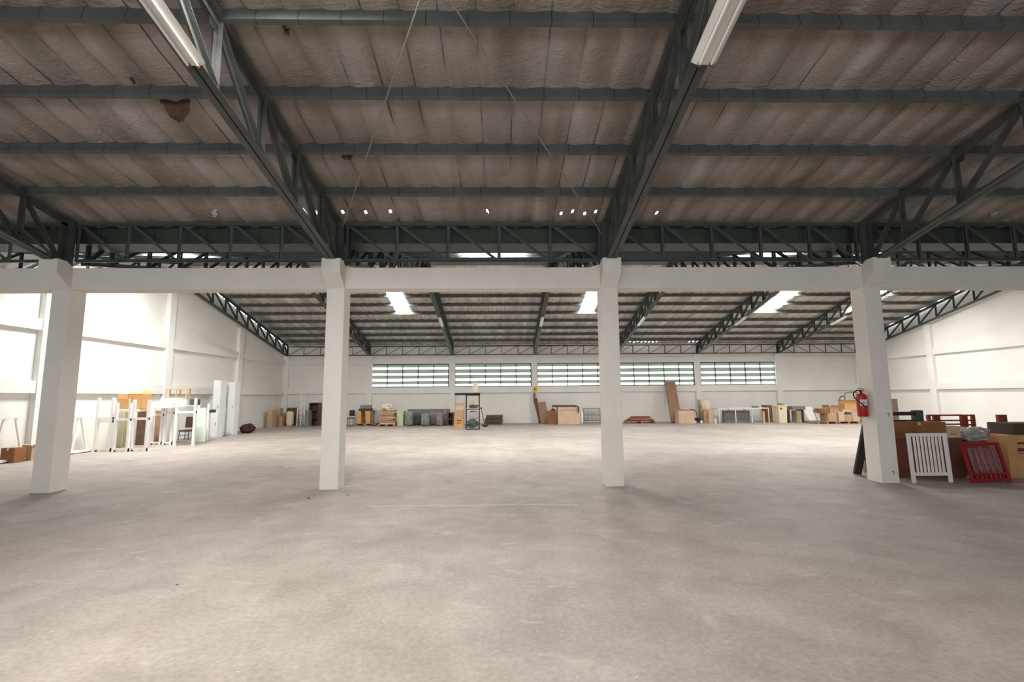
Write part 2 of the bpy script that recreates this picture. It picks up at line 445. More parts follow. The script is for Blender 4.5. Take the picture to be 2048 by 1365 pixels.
struct('ceiling', MB().add([(XL - .1, -10, zF(-10) + .178), (XR + .1, -10, zF(-10) + .178), (XR + .1, -20.1, zF(-10) - 2.03), (XL - .1, -20.1, zF(-10) - 2.03)], [(0, 1, 2, 3)]), M_foil)

# skylight sheets: corrugated fibreglass lit by the day outside
M_sky = emis('daylit_fibreglass', (1.0, .98, .94), 52)
M_sky_l = emis('daylit_fibreglass_strong', (1.0, .985, .95), 88)
M_sky_f = emis('daylit_fibreglass_front', (1.0, .97, .94), 3)
M_sky_fl = emis('daylit_fibreglass_front_bright', (1.0, .97, .94), 66)
def skylight(a, b, y0, y1, zf, m_, label):
    mb = MB(); n = int((b - a) / .04); 
    V = []
    for y in (y0 - .03, y1 + .03):
        for i in range(n + 1):
            x = a - .03 + (b - a + .06) * i / n
            V.append((x, y, zf(y) + .235 + .012 * math.sin(2 * PI * x / .16)))
    mb.add(V, [(i, i + 1, n + 2 + i, n + 1 + i) for i in range(n)])
    solo('skylight', mb, m_, label, 'skylight', group='skylight panels in the roof')
oa = ['leftmost', 'second from the left', 'third from the left', 'fourth from the left', 'rightmost']
for i, (a, b) in enumerate(SKB[1:]):
    skylight(a, b, 13.0, 15.35, zBb, M_sky, ['bright skylight sheet in the far slope, seen just right of the second column', 'bright skylight sheet in the far slope, partly behind the third column', 'bright skylight sheet in the far slope, between the third and fourth columns', 'bright skylight sheet in the far slope, just right of the fourth column'][i])
for i, (a, b) in enumerate(SKF):
    skylight(a, b, 5.0, 6.9, zBf, M_sky_l if i == 0 else M_sky, 'skylight sheet glimpsed through the roof truss above the beam, %s of five' % oa[i])
for i, (a, b) in enumerate(SKH):
    skylight(a, b, *SYH[i], zF, M_sky_fl if i == 0 else M_sky_f, 'skylight sheet high in the front hall roof, %s of its row' % oa[i])

# ------------------------------------------------------------------ purlins
def purlin_mat():
    M = mat('purlin_steel', (.118, .128, .125), .5, var=.3, vscale=2.5, spec=.4)
    nt = M.node_tree; N = nt.nodes; L = nt.links; b = N['Principled BSDF']; tc = N['Texture Coordinate']
    sx = N.new('ShaderNodeSeparateXYZ'); L.new(tc.outputs['Object'], sx.inputs[0])
    w = N.new('ShaderNodeMath'); w.operation = 'FRACT'
    d = N.new('ShaderNodeMath'); d.operation = 'DIVIDE'; d.inputs[1].default_value = .46; L.new(sx.outputs['X'], d.inputs[0]); L.new(d.outputs[0], w.inputs[0])
    lt = N.new('ShaderNodeMath'); lt.operation = 'LESS_THAN'; lt.inputs[1].default_value = .022; L.new(w.outputs[0], lt.inputs[0])
    x = N.new('ShaderNodeMix'); x.data_type = 'RGBA'; L.new(lt.outputs[0], x.inputs['Factor'])
    src = b.inputs['Base Color'].links[0].from_socket; L.new(src, x.inputs[6]); x.inputs[7].default_value = (.02, .02, .02, 1)
    L.new(x.outputs[2], b.inputs['Base Color'])
    return M
M_purlin = purlin_mat()
def cpurlin(x0, x1, h=.165, w=.065, t=.006, facing=-1):
    """C channel with its web towards 'facing' y, bottom at z=0"""
    mb = MB(); y0 = 0
    mb.box(x0, x1, -t / 2, t / 2, 0, h)
    mb.box(x0, x1, t / 2, w, 0, t); mb.box(x0, x1, t / 2, w, h - t, h)
    mb.box(x0, x1, w - t, w, t, .02)
    return mb
ordn = ['first', 'second', 'third', 'fourth', 'fifth', 'sixth', 'seventh', 'eighth', 'ninth', 'tenth']
src = None
for i, y in enumerate(PF[:5]):
    lab = 'grey steel purlin under the front hall roof, %s up from the beam' % ordn[i]
    if src is None: src = solo('roof_purlin', cpurlin(XL, XR), M_purlin, lab, 'roof purlin', (0, y, zF(y) + .002), group='purlins of the front hall roof', rx=math.radians(-12))
    else:
        o = dup(src, (0, y, zF(y) + .002), label=lab)
src = None
for i, y in enumerate(PBb):
    lab = 'dark purlin under the far roof slope, %s up from the back wall' % ordn[i]
    if src is None: src = solo('roof_purlin', cpurlin(XL + .10, XR - .10, h=.175, w=.06), M_purlin, lab, 'roof purlin', (0, y, zBb(y) - .01), group='purlins of the far slope', rx=math.radians(-13))
    else: dup(src, (0, y, zBb(y) - .01), label=lab)
src0 = src; src = None
for i, y in enumerate(PBf):
    lab = 'dark purlin in the far hall, %s one behind the valley gutter' % ordn[i]
    if src is None: src = solo('roof_purlin', cpurlin(XL + .10, XR - .10, w=.05), M_purlin, lab, 'roof purlin', (0, y, zBf(y)), group='purlins of the near slope', rx=math.radians(13))
    else: dup(src, (0, y, zBf(y)), label=lab)

# ------------------------------------------------------------------ trusses
def dbl(p, q, leg=.05, th=.006, gap=.012, flip=1, up=(0, 0, 1)):
    """pair of steel angles back to back, the flat legs on the side 'flip'"""
    mb = MB(); p = Vector(p); q = Vector(q); d = (q - p).normalized()
    sd = d.cross(Vector(up)); 
    if sd.length < 1e-3: sd = d.cross(Vector((1, 0, 0)))
    sd.normalize(); u = sd.cross(d).normalized()
    for s_ in (-1, 1):
        off = sd * s_ * (gap / 2 + th / 2)
        mb.bar(p + off, q + off, th, leg, up)
        o2 = sd * s_ * (gap / 2 + leg / 2) - u * flip * (leg / 2 - th / 2)
        mb.bar(p + o2, q + o2, leg, th, up)
    return mb
XA = (1, 0, 0)
def web(p, q, w=.06):
    mb = MB(); p = Vector(p); q = Vector(q)
    mb.bar(p, q, w, .006, XA, 0)
    d = (q - p).normalized(); sd = d.cross(Vector(XA)).normalized()
    o = sd * (w / 2)
    for s_ in (-1, 1):
        mb.bar(p + o + Vector((s_ * (.006 + w * .42), 0, 0)), q + o + Vector((s_ * (.006 + w * .42), 0, 0)), .006, w * .85, XA)
    return mb
def zlF(y): return 4.00 - .2135 * y - 0.0
def front_truss(label):
    t = thing('roof_truss', label, 'roof truss', (colc(0), 0, 0), group='trusses of the front hall')
    e = -9.0
    dbl((0, .1, zF(.1) - .03), (0, e, zF(e) - .03), .085, flip=-1).build('top_chord', M_steel, t)
    dbl((0, -.12, zlF(-.12) + .06), (0, e, zlF(e) + .06), .085, flip=1).build('bottom_chord', M_steel, t)
    ns = [-.12] + PF[:9]
    for i, y in enumerate(ns):
        if y < e: break
        if i: web((0, y, zlF(y) + .07), (0, y, zF(y) - .03)).build('web_brace', M_steel, t)
        if i + 1 < len(ns) and ns[i + 1] > e:
            y2 = ns[i + 1]
            web((0, y, zlF(y) + .07), (0, y2, zF(y2) - .03)).build('web_brace', M_steel, t)
        if i and i % 2 == 0:
            MB().box(-.005, .005, y - .11, y + .11, zF(y) - .16, zF(y) - .02).build('gusset_plate', M_dark, t)
        if i and i % 2 == 1:
            MB().box(-.005, .005, y - .10, y + .10, zlF(y) + .06, zlF(y) + .20).build('gusset_plate', M_dark, t)
    p = MB(); p.box(-.11, .11, -.02, .06, 4.04, 4.87); p.box(-.012, .012, -.14, .0, 4.06, 4.84); p.build('end_post', M_steel_g, t)
    return t
names = ['steel truss rising from the top of the leftmost column in the front hall', 'steel truss rising from the top of the second column, with a light batten under it',
         'steel truss rising from the top of the third column, with a light batten under it', 'steel truss rising from the rightmost column beside the fire extinguisher']
ft = front_truss(names[0])
for k in (1, 2, 3): dup(ft, (CXS[k] + .162, 0, 0), label=names[k])
ft.location.x = CXS[0] + .162

def zlB(y):
    return (4.10 + .222 * (20 - y)) if y >= 10 else (4.10 + .222 * (y - .3) + .05)
def back_truss(label):
    t = thing('roof_truss', label, 'roof truss', (colc(-1), 0, 0), group='trusses of the far hall')
    tc = dbl((0, 19.95, zBb(19.95) - .03), (0, 10, zBb(10) - .03), .085, flip=-1)
    o2 = dbl((0, .5, zBf(.5) - .03), (0, 10, zBf(10) - .03), .085, flip=-1); tc.add(o2.v, o2.f); tc.build('top_chord', M_steel_g, t)
    bc = dbl((0, 19.95, zlB(19.95) + .03), (0, 10, zlB(10) + .03), .085)
    o2 = dbl((0, .35, zlB(.35) + .03), (0, 10, zlB(9.99) + .03), .085); bc.add(o2.v, o2.f); bc.build('bottom_chord', M_steel_g, t)
    ns = [19.92] + PBb + [10.0]
    for i in range(len(ns) - 1):
        y, y2 = ns[i], ns[i + 1]
        web((0, y, zlB(y) + .05), (0, y, zBb(y) - .05), .058).build('web_brace', M_steel_g, t)
        web((0, y, zlB(y) + .05), (0, y2, zBb(y2) - .05), .058).build('web_brace', M_steel_g, t)
    ns = [.45] + PBf
    for i in range(len(ns) - 1):
        y, y2 = ns[i], ns[i + 1]
        web((0, y, zlB(y) + .05), (0, y, zBf(y) - .05), .058).build('web_brace', M_steel_g, t)
        web((0, y, zlB(y) + .05), (0, y2, zBf(y2) - .05), .058).build('web_brace', M_steel_g, t)
    return t
bl = ['steel truss against the left wall of the far hall', 'second truss from the left in the far hall, beside the second column', 'third far hall truss, ending between the first and second windows',
      'fourth truss from the left in the far hall, ending above the yellow sign', 'fifth far hall truss, seen just right of the third column', 'sixth truss from the left in the far hall, above the tall leaning board',
      'seventh truss from the left in the far hall, right of the last window', 'steel truss against the right wall of the far hall']
bt = back_truss(bl[0])
for k in range(0, 7): dup(bt, (colc(k) if k < 6 else PX1 - .1, 0, 0), label=bl[k + 1])
bt.location.x = PX0 + .09

def long_truss(x0, x1, y, zb, zt, label, group, rev=False, n=5, w=.062, m_=None):
    m_ = m_ or M_steel
    t = thing('lattice_girder', label, 'lattice girder', (x0, y, zb), group=group)
    Lx = x1 - x0; h = zt - zb
    MB().box(0, Lx, -.03, .03, h - .06, h - .052).box(0, Lx, -.03, -.022, h - .055, h).build('top_chord', m_, t)
    MB().box(0, Lx, -.03, .03, 0, .008).box(0, Lx, -.03, -.022, 0, .045).build('bottom_chord', m_, t)
    for i in range(n + 1):
        x = min(max(Lx * i / n, .03), Lx - .03)
        MB().box(x - w / 2, x + w / 2, -.02, -.012, .01, h - .02).box(x - w / 2, x - w / 2 + .008, -.02, .02, .01, h - .02).build('web_brace', m_, t)
    for i in range(n):
        a = Lx * i / n + .03; b = Lx * (i + 1) / n - .03
        p, q = ((a, 0, h - .03), (b, 0, .02)) if not rev else ((a, 0, .02), (b, 0, h - .03))
        MB().bar(p, q, .008, w * .8).bar((p[0], .012, p[2]), (q[0], .012, q[2]), .03, .008).build('web_brace', m_, t)
    return t
cc = [-4.84, .162, 5.122, 10.182, 15.162, 20.16]
wl = ['left of the leftmost column', 'between the leftmost and second columns', 'between the second and third columns', 'between the third and fourth columns', 'right of the fourth column']
for i in range(5):
    long_truss(cc[i] + .12, cc[i + 1] - .12, .09, 4.14, 4.895, 'green grey lattice girder over the concrete beam, %s' % wl[i], 'lattice girders over the concrete beam', m_=M_steel_g)
bw = ['left of the windows', 'over the leftmost window', 'over the second window', 'over the third window', 'over the fourth window', 'over the rightmost window', 'at the right end past the windows']
for i, k in enumerate(range(-1, 6)):
    long_truss(colc(k) + .03 if k > -1 else PX0 + .1, colc(k + 1) - .03, 19.93, 4.12, 4.70, 'dark lattice girder on the back wall, %s' % bw[i], 'lattice girders along the back wall', rev=(k < 5), w=.035, m_=M_dark)

# valley gutter between the two roofs
g = MB(); g.box(XL + .02, XR - .02, .30, .31, 4.56, 4.94); g.box(XL + .02, XR - .02, .31, .80, 4.56, 4.57); g.box(XL + .02, XR - .02, .80, .81, 4.56, 4.99)

for i in range(36): g.box(XL + i + .5, XL + i + .53, .285, .30, 4.56, 4.93)
solo('valley_gutter', g, M_gutter, 'long green sheet metal valley gutter behind the lattice girders between the two roofs', 'gutter')

# ------------------------------------------------------------------ columns and beam
cl = ['leftmost square cream column, in front of the white frames', 'second square cream column from the left', 'third square cream column from the left, in front of the windows', 'rightmost square cream column, carrying the red fire extinguisher']
def column(x, label):
    t = thing('concrete_column', label, 'column', (x, 0, 0), group='columns of the centre row')
    bevel(MB().box(0, CW, 0, .345, 0, 4.02).build('shaft', M_col, t), .008)
    poly = [(-.30, 4.10), (-.30, 3.84), (0.002, 3.605), (0.002, 4.02), (-.12, 4.10)]
    bevel(MB().prism(poly, -.004, CW + .004, 'X').build('corbel', M_col, t), .006)
    return t
c0 = column(CXS[0], cl[0])
for k in (1, 2, 3): dup(c0, (CXS[k], 0, 0), label=cl[k])
bevel(solo('concrete_beam', MB().box(XL, XR, .012, .335, 3.605, 4.005), M_col, 'long cream concrete beam spanning the heads of the square columns', 'beam'), .006)

# ------------------------------------------------------------------ light battens
def batten(label, loc, L=1.25, slope=.2135, w=.20, grp=None):
    t = thing('light_batten', label, 'light fitting', loc, group=grp)
    t.rotation_euler = (math.atan(-slope) * 1.0, 0, 0)
    MB().box(-w * .28, w * .28, -L, 0, -.05, 0).build('housing', M_fix, t)
    MB().add([(-w / 2, -L, -.012), (-w * .28, -L, -.05), (-w * .28, 0, -.05), (-w / 2, 0, -.012)], [(0, 1, 2, 3)]).add([(w / 2, -L, -.012), (w * .28, -L, -.05), (w * .28, 0, -.05), (w / 2, 0, -.012)], [(0, 1, 2, 3)]).build('reflector', M_fix, t)
    for s_ in (-1, 1):
        MB().tube([(s_ * w * .22, -L + .03, -.075), (s_ * w * .22, -.03, -.075)], .014).build('tube', M_tube, t)
        for y in (-L + .02, -.02): MB().box(s_ * w * .22 - .014, s_ * w * .22 + .014, y - .01, y + .01, -.092, -.05).build('lamp_holder', M_rust, t)
    return t
G1 = 'twin tube battens under the front trusses'
b1 = batten('white twin tube light batten under the second truss, upper left of the view', (5.17, -4.20, zlF(-4.20) + .02), 2.4, w=.20, grp=G1)
batten('white twin tube light batten under the third truss, upper right of the view', (10.21, -4.25, zlF(-4.25) + .02), 2.4, w=.26, grp=G1)
for k, nm in ((1, 'third'), (2, 'fourth'), (3, 'fifth'), (4, 'sixth'), (5, 'seventh')):
    o = batten('small pale light batten under the %s truss from the left in the far hall' % nm, (colc(k), 15.1, zlB(15.1) + .0), 1.2, w=.16, grp='battens of the far hall')
    o.rotation_euler = (math.atan(-.222), 0, 0); 

# cross bracing rods
def rod(p, q, label):
    p = Vector(p); q = Vector(q)
    solo('bracing_rod', MB().tube([Vector((0, 0, 0)), q - p], .009, 6), M_rope, label, 'bracing rod', p, group='thin bracing rods under the front roof')
rod((5.25, -.1, 4.78), (8.0, -5.4, 5.92), 'thin steel rod slanting up to the right from the second column truss')
rod((10.1, .02, 4.62), (7.35, -4.8, 5.72), 'thin steel rod slanting up to the left from the third column truss')

# torn and hanging insulation
def roofp(px, py, dz=-.03):
    d = ray(px, py); z0, s_ = 4.985 + dz, .215
    t = (z0 - s_ * CAM.y - CAM.z) / (d.z + s_ * d.y); return CAM + d * t
def flap(px, py, w, h, m_, label, seed):
    p = roofp(px, py); mb = MB()
    n = 7; V = []; random.seed(seed)
    for j in range(n):
        for i in range(n):
            u, v = i / (n - 1) - .5, j / (n - 1)
            ww = w * (1 - .7 * v * random.uniform(.6, 1))
            V.append((u * ww + .02 * random.uniform(-1, 1), .03 * math.sin(6 * u + seed) + .35 * h * v, -h * v * .8 + .015 * random.uniform(-1, 1)))
    mb.add(V, [(j * n + i, j * n + i + 1, (j + 1) * n + i + 1, (j + 1) * n + i) for j in range(n - 1) for i in range(n - 1)])
    o = solo('torn_insulation', mb, m_, label, 'torn insulation', p, group='torn bits of roof insulation')
    s_ = o.modifiers.new('th', 'SOLIDIFY'); s_.thickness = .006
M_torn = mat('torn_backing', (.13, .08, .06), .9, var=.3)
M_torn_l = mat('hanging_foil', (.6, .57, .53), .5, var=.2)
flap(352, 200, .42, .30, M_torn, 'large brown torn flap of insulation hanging left of the second column truss', 2)
flap(428, 418, .12, .16, M_torn_l, 'pale scrap of foil hanging near the foot of the roof, left of the second column', 3)
flap(692, 308, .16, .09, M_torn, 'dark torn patch of insulation right of the second column truss', 5)
flap(572, 56, .05, .07, M_torn, 'small dark tear in the insulation near the top of the view', 6)
flap(1987, 425, .14, .06, M_torn_l, 'pale scrap of foil near the foot of the roof, above the right column', 8)
flap(265, 157, .05, .05, M_torn, 'small dark tear in the insulation at the upper left', 9)

# ================================================================== stored goods
def pxbox(x0, x1, yt, yb, Y=None, zb=None, dmax=19.9, d=.5):
    """front face of a thing seen between columns x0..x1 and rows yt..yb, standing at depth Y (or on the floor)"""
    xm = (x0 + x1) / 2
    if Y is None:
        Y = min(fl(xm, yb).y, dmax - d)
    ym = (yt + yb) / 2
    X0 = at(x0, ym, Y).x; X1 = at(x1, ym, Y).x
    if x1 < 985 and Y > 1.5:      # the flank facing the middle of the hall is in view too
        a = at(x1, ym, Y + d).x
        if a - X0 > .45 * (X1 - X0): X1 = a
    if x0 > 1015 and Y > 1.5:
        a = at(x0, ym, Y + d).x
        if X1 - a > .45 * (X1 - X0): X0 = a
    if X0 < -4.76:                # keep clear of the left wall
        w_ = X1 - X0
        Y = (lambda r_: CAM.y + (-4.74 - CAM.x) / r_.x * r_.y)(ray(x0, ym)); X0 = -4.74; X1 = X0 + w_
    zt = at(xm, yt, Y).z
    z0 = zb if zb is not None else 0.0
    return X0, X1, Y, z0, zt - z0

def carton(x0, x1, yt, yb, d, m_, label, Y=None, zb=None, rz=0.0, tape=True, flaps=0, group='cardboard boxes', name='cardboard_box', marks=None, lid=None):
    X0, X1, Y, z0, h = pxbox(x0, x1, yt, yb, Y, zb, d=d)
    w = X1 - X0
    t = thing(name, label, 'box', ((X0 + X1) / 2, Y + d / 2, z0), rz, group)
    b = MB(); e = .004
    b.box(-w / 2, w / 2, -d / 2, d / 2, 0, h - (.0 if flaps else .0))
    o = bevel(b.build('body', m_, t), .006, 2)
    if flaps:
        f = .22 * d if flaps == 1 else .3
        a = math.radians(35)
        MB().bar((0, -d / 2, h), (0, -d / 2 - f * math.cos(a), h + f * math.sin(a)), w * .96, .006, (0, 1, 1)).build('flap', m_, t)
        MB().bar((-w / 2, 0, h), (-w / 2 - f * .5, 0, h + f * .7), d * .96, .006, (1, 0, 1)).build('flap', m_, t)
        MB().bar((w / 2, 0, h), (w / 2 + f * .6, 0, h + f * .6), d * .96, .006, (1, 0, 1)).build('flap', m_, t)
    elif tape:
        MB().box(-.028, .028, -d / 2 - .002, d / 2, h - .002, h + .003).box(-.028, .028, -d / 2 - .004, -d / 2 + .002, h * .82, h + .003).build('tape', M_tape, t)
    if marks:
        for (u0, u1, v0, v1) in marks:
            MB().box(-w / 2 + w * u0, -w / 2 + w * u1, -d / 2 - .004, -d / 2, h * v0, h * v1).build('printed_mark', M_ink, t)
    return z0 + h

def slab(x0, x1, yt, yb, d, m_, name, label, cat, Y=None, zb=None, rz=0, group=None, rx=0, ry=0, bev=.008):
    X0, X1, Y, z0, h = pxbox(x0, x1, yt, yb, Y, zb, d=d)
    o = solo(name, MB().box(-(X1 - X0) / 2, (X1 - X0) / 2, -d / 2, d / 2, 0, h), m_, label, cat, ((X0 + X1) / 2, Y + d / 2, z0), rz, group, rx, ry)
    bevel(o, bev); return z0 + h

def pallet(x0, x1, Y, label, d=1.0, h=.13, group='pallets on the floor', boards=6, m_=None):
    m_ = m_ or M_wood
    X0 = at(x0, 850, Y).x; X1 = at(x1, 850, Y).x; w = X1 - X0
    t = thing('pallet', label, 'pallet', ((X0 + X1) / 2, Y + d / 2, 0), 0, group)
    for i in range(3):
        x = -w / 2 + .05 + (w - .1) * i / 2
        MB().box(x - .045, x + .045, -d / 2, d / 2, .02, h - .02).build('stringer', m_, t)
    for i in range(boards):
        y = -d / 2 + .05 + (d - .1) * i / (boards - 1)
        MB().box(-w / 2, w / 2, y - .045, y + .045, h - .02, h).build('deck_board', m_, t)
    for i in range(3):
        y = -d / 2 + .05 + (d - .1) * i / 2
        MB().box(-w / 2, w / 2, y - .045, y + .045, 0, .02).build('bottom_board', m_, t)
    return h

def bundle(x0, x1, yt, yb, d, m_, name, label, cat, seed, amp=.05, Y=None, zb=None, sq=4, group=None):
    X0, X1, Y, z0, h = pxbox(x0, x1, yt, yb, Y, zb, d=d)
    solo(name, MB().lump(X1 - X0, d, h, seed, amp, 9, sq), m_, label, cat, ((X0 + X1) / 2, Y + d / 2, z0), 0, group)
    return z0 + h

def lean(p_bot, p_top, w, t, m_, name, label, cat, group=None, roll=0, extra=None):
    """flat board standing on p_bot and leaning back to p_top (centre line), w wide, t thick"""
    p = Vector(p_bot); q = Vector(p_top); L_ = (q - p).length
    mb = MB().box(-w / 2, w / 2, -t / 2, t / 2, 0, L_)
    o = solo(name, mb, m_, label, cat, p, 0, group)
    dz = (q - p).normalized()
    X = Vector((1, 0, 0)); X = (X - dz * X.dot(dz)).normalized(); Yv = dz.cross(X)
    Mx = Matrix((X, Yv, dz)).transposed().to_4x4(); Mx.translation = p
    lift = max(0, -min((Mx @ Vector((a * w / 2, b * t / 2, 0))).z for a in (-1, 1) for b in (-1, 1)))
    Mx.translation = p + Vector((0, 0, lift))
    o.matrix_world = Mx
    bevel(o, .005)
    return o

# ------------------------------------------------ left side, white frames
def portal(x0, x1, yt, yb, label, Y=None, d=.45, w=.07, base=True, cross=None, m_=None, splay=0.0, group='white frames by the left wall', name='upright_rack', mid=True):
    m_ = m_ or M_white
    X0, X1, Y, z0, h = pxbox(x0, x1, yt, yb, Y, 0, d=0)
    W_ = (X1 - X0) * .96
    t = thing(name, label, 'frame', ((X0 + X1) / 2, Y, 0), 0, group)
    s_ = splay
    for sx in (-1, 1):
        MB().bar((sx * (W_ / 2 - w / 2 + s_), 0, 0.0), (sx * (W_ / 2 - w / 2), 0, h), w, w, (0, 1, 0)).build('post', m_, t)
    if cross is None: cross = [h - .02]
    for z in cross: MB().box(-W_ / 2, W_ / 2, -w * .45, w * .45, z - w / 2, z + w / 2).build('crossbar', m_, t)
    if base:
        for sx in (-1, 1):
            MB().box(sx * (W_ / 2 - w / 2) - w * .5, sx * (W_ / 2 - w / 2) + w * .5, -.05, d * .4, .0, .05).build('foot', m_, t)
        MB().box(-W_ / 2 - s_, W_ / 2 + s_, -.03, .03, .05, .10).build('base_rail', m_, t)
    return t
def trestle(xt0, xt1, l1, l2, yt, label, Xp=-4.6):
    """sawhorse standing along the left wall; l1,l2 = (top, foot, foot row) of the two visible legs"""
    def on(px, py):
        d = ray(px, py); t_ = (Xp - CAM.x) / d.x; return CAM + d * t_
    y1, y2 = on(l1[1], l1[2]).y, on(l2[1], l2[2]).y; c = (y1 + y2) / 2
    t = thing('trestle', label, 'trestle', (Xp, c, 0), 0, 'white trestles by the left wall')
    zt = on((xt0 + xt1) / 2, yt).z
    MB().box(-.04, .04, on(xt0, yt).y - c, on(xt1, yt).y - c, zt - .06, zt).build('beam', M_white, t)
    for (a, b, e) in (l1, l2):
        MB().bar((0, on(b, e).y - c, .05), (0, on(a, yt).y - c, zt - .05), .05, .05, (1, 0, 0)).build('leg', M_white, t)
    MB().box(-.05, .05, min(y1, y2) - c - .06, max(y1, y2) - c + .06, .03, .09).build('base_rail', M_white, t)
    for y in (y1, y2): MB().box(-.05, .05, y - c - .08, y - c + .08, 0, .03).build('foot', M_dark, t)
trestle(-40, 50, (10, -18, 922), (32, 44, 922), 834, 'white trestle frame standing by the left wall at the left edge of the view')
trestle(132, 186, (158, 140, 914), (163, 172, 911), 832, 'white trestle frame seen just right of the leftmost column')
carton(1, 27, 897, 919, .3, M_card_d, 'brown cardboard box on the floor at the left edge, behind the white trestle', marks=None)
carton(40, 62, 893, 917, .25, M_card, 'light brown cardboard box with a torn spike, half behind the leftmost column', flaps=1)

portal(191, 226, 796, 904, 'narrow white upright frame, leftmost of the tall frames by the left wall', cross=[1.02, .93], d=.6)
portal(228, 261, 806, 904, 'white upright frame standing right beside the narrow leftmost one, under the open carton', cross=[.98], d=.6)
portal(263, 298, 800, 903, 'white upright frame under the right half of the open orange carton', cross=[1.0], d=.6)
portal(301, 326, 806, 890, 'white upright frame in front of the leaning brown boards by the left wall', cross=[1.05], d=.5)
portal(328, 347, 802, 890, 'white upright frame in front of the dark brown chair', cross=[1.12], d=.5)
portal(349, 392, 797, 893, 'wide white upright frame around the dark brown chair', cross=[1.15], d=.4, base=False)
portal(394, 418, 808, 882, 'white upright frame holding the mint board, left of the tall pale cabinets', cross=[1.1], d=.3, base=False)
# shelf board bridging the frames and the carton on it
fz = fl(262, 903).y
zt = at(262, 822, fz + .3).z
slab(231, 300, 819, 823, .5, M_whitew, 'white_plank', 'white board lying across the tops of the white frames under the open carton', 'board', Y=fz + .12, zb=at(262, 824, fz + .12).z)
zt = at(262, 819, fz + .12).z
X0, X1 = at(234, 800, fz + .15).x, at(283, 800, fz + .15).x
t = thing('open_carton', 'open orange cardboard carton with bent flaps lying on top of the white frames', 'box', ((X0 + X1) / 2, fz + .38, zt + .002), 0, 'cardboard boxes')
w_, h_ = (X1 - X0), at(262, 781, fz + .15).z - zt
mbx = MB()
for s_ in (-1, 1): mbx.box(s_ * w_ / 2 - .004, s_ * w_ / 2 + .004, -.2, .2, 0, h_ * .8)
mbx.box(-w_ / 2, w_ / 2, -.2, -.192, 0, h_ * .55).box(-w_ / 2, w_ / 2, .192, .2, 0, h_ * .8).box(-w_ / 2, w_ / 2, -.2, .2, 0, .008)
mbx.build('body', M_card_o, t)
MB().bar((-w_ * .25, .19, h_ * .8), (-w_ * .25, .24, h_ * 1.02), w_ * .46, .008, (0, 1, 0)).build('flap', M_card_l, t)
MB().bar((w_ * .26, .19, h_ * .8), (w_ * .26, .26, h_ * 1.0), w_ * .44, .008, (0, 1, 0)).build('flap', M_card_o, t)
MB().bar((-w_ / 2, 0, h_ * .8), (-w_ / 2 - .07, 0, h_ * .95), .38, .008, (1, 0, 0)).build('flap', M_card_l, t)
MB().box(-.02, .02, -.204, -.196, 0, h_ * .55).build('tape', M_label, t)
# boards standing inside the frames
def upboard(x0, x1, yt, yb, m_, label, name='standing_board', t_=.05, Y=None, group='boards by the left wall', rz=0):
    slab(x0, x1, yt, yb, t_, m_, name, label, 'board', Y=Y, rz=rz, group=group)
upboard(228, 246, 822, 889, M_khaki, 'khaki board standing in the white frames, leftmost of the two')
upboard(247, 262, 822, 887, M_olive, 'darker khaki board standing in the white frames beside the lighter one')
upboard(273, 290, 821, 884, M_woodd, 'dark brown board standing upright behind the white frames')
lean((at(316, 880, 9.3).x, 9.25, 0), (at(313, 822, 9.3).x, 9.4, at(300, 824, 8.6).z), .2, .03, M_ply, 'leaning_board', 'reddish brown board leaning behind the white frames', 'board', 'boards by the left wall')
# dark chair
def chair(x0, x1, ytop, yseat, yb, label, m_):
    xm = (x0 + x1) / 2; b = fl(xm, yb); Y = b.y
    X0, X1 = at(x0, yb, Y).x, at(x1, yb, Y).x; w = X1 - X0; hs = at(xm, yseat, Y).z; ht = at(xm, ytop, Y).z
    t = thing('office_chair', label, 'chair', ((X0 + X1) / 2, Y + w / 2, 0))
    bevel(MB().box(-w / 2, w / 2, -w / 2, w / 2, hs - .06, hs).build('seat', m_, t), .02)
    bevel(MB().cbox((0, w / 2 - .01, (hs + ht) / 2 + .05), (w * .95, .05, ht - hs - .06), rx=-.12).build('backrest', m_, t), .02)
    for sx in (-1, 1):
        for sy in (-1, 1):
            MB().tube([(sx * w * .42, sy * w * .42, hs - .05), (sx * w * .47, sy * w * .46, 0)], .014, 6).build('leg', M_dark, t)
    MB().tube([(-w * .45, -w * .43, hs * .45), (w * .45, -w * .43, hs * .45)], .01, 6).build('stretcher', M_dark, t)
    return t
chair(355, 376, 836, 861, 881, 'dark brown padded chair standing behind the white frames by the left wall', mat('dark_vinyl', (.07, .035, .028), .5))
# stacked white table parts above, small wood bench
fy = fl(344, 893).y
zs = at(340, 815, fy + .3).z
slab(302, 345, 806, 817, .6, M_white, 'white_tabletop_slab', 'white table top lying across the white frames, left of the small wooden bench', 'table top', Y=fy + .1, zb=at(323, 817, fy + .1).z)
zt2 = at(323, 806, fy + .1).z
slab(322, 352, 797, 815, .5, M_white, 'white_metal_case', 'white metal case with small black openings lying on the white frames', 'case', Y=fy + .45, zb=zt2)
slab(352, 362, 800, 812, .3, M_white, 'white_junction_box', 'small white box standing between the white metal case and the green one', 'box', Y=fy + .1, zb=at(357, 812, fy + .1).z)
slab(379, 390, 799, 811, .3, M_greend, 'green_metal_box', 'small dull green box on top of the wide white frame', 'box', Y=fy - .02, zb=at(385, 811, fy).z)
slab(344, 396, 812, 815, .7, M_whitew, 'white_plank', 'white board lying across the wide white frame above the dark chair', 'board', Y=fy - .05, zb=at(370, 815, fy).z)
X0, X1 = at(333, 780, fy + .8).x, at(381, 780, fy + .8).x; wz = at(355, 797, fy + .8).z; wt = at(355, 778, fy + .8).z
t = thing('wooden_bench', 'small light wooden bench frame perched on the white metal case', 'bench', ((X0 + X1) / 2, fy + .8, wz))
w_ = X1 - X0; h_ = wt - wz
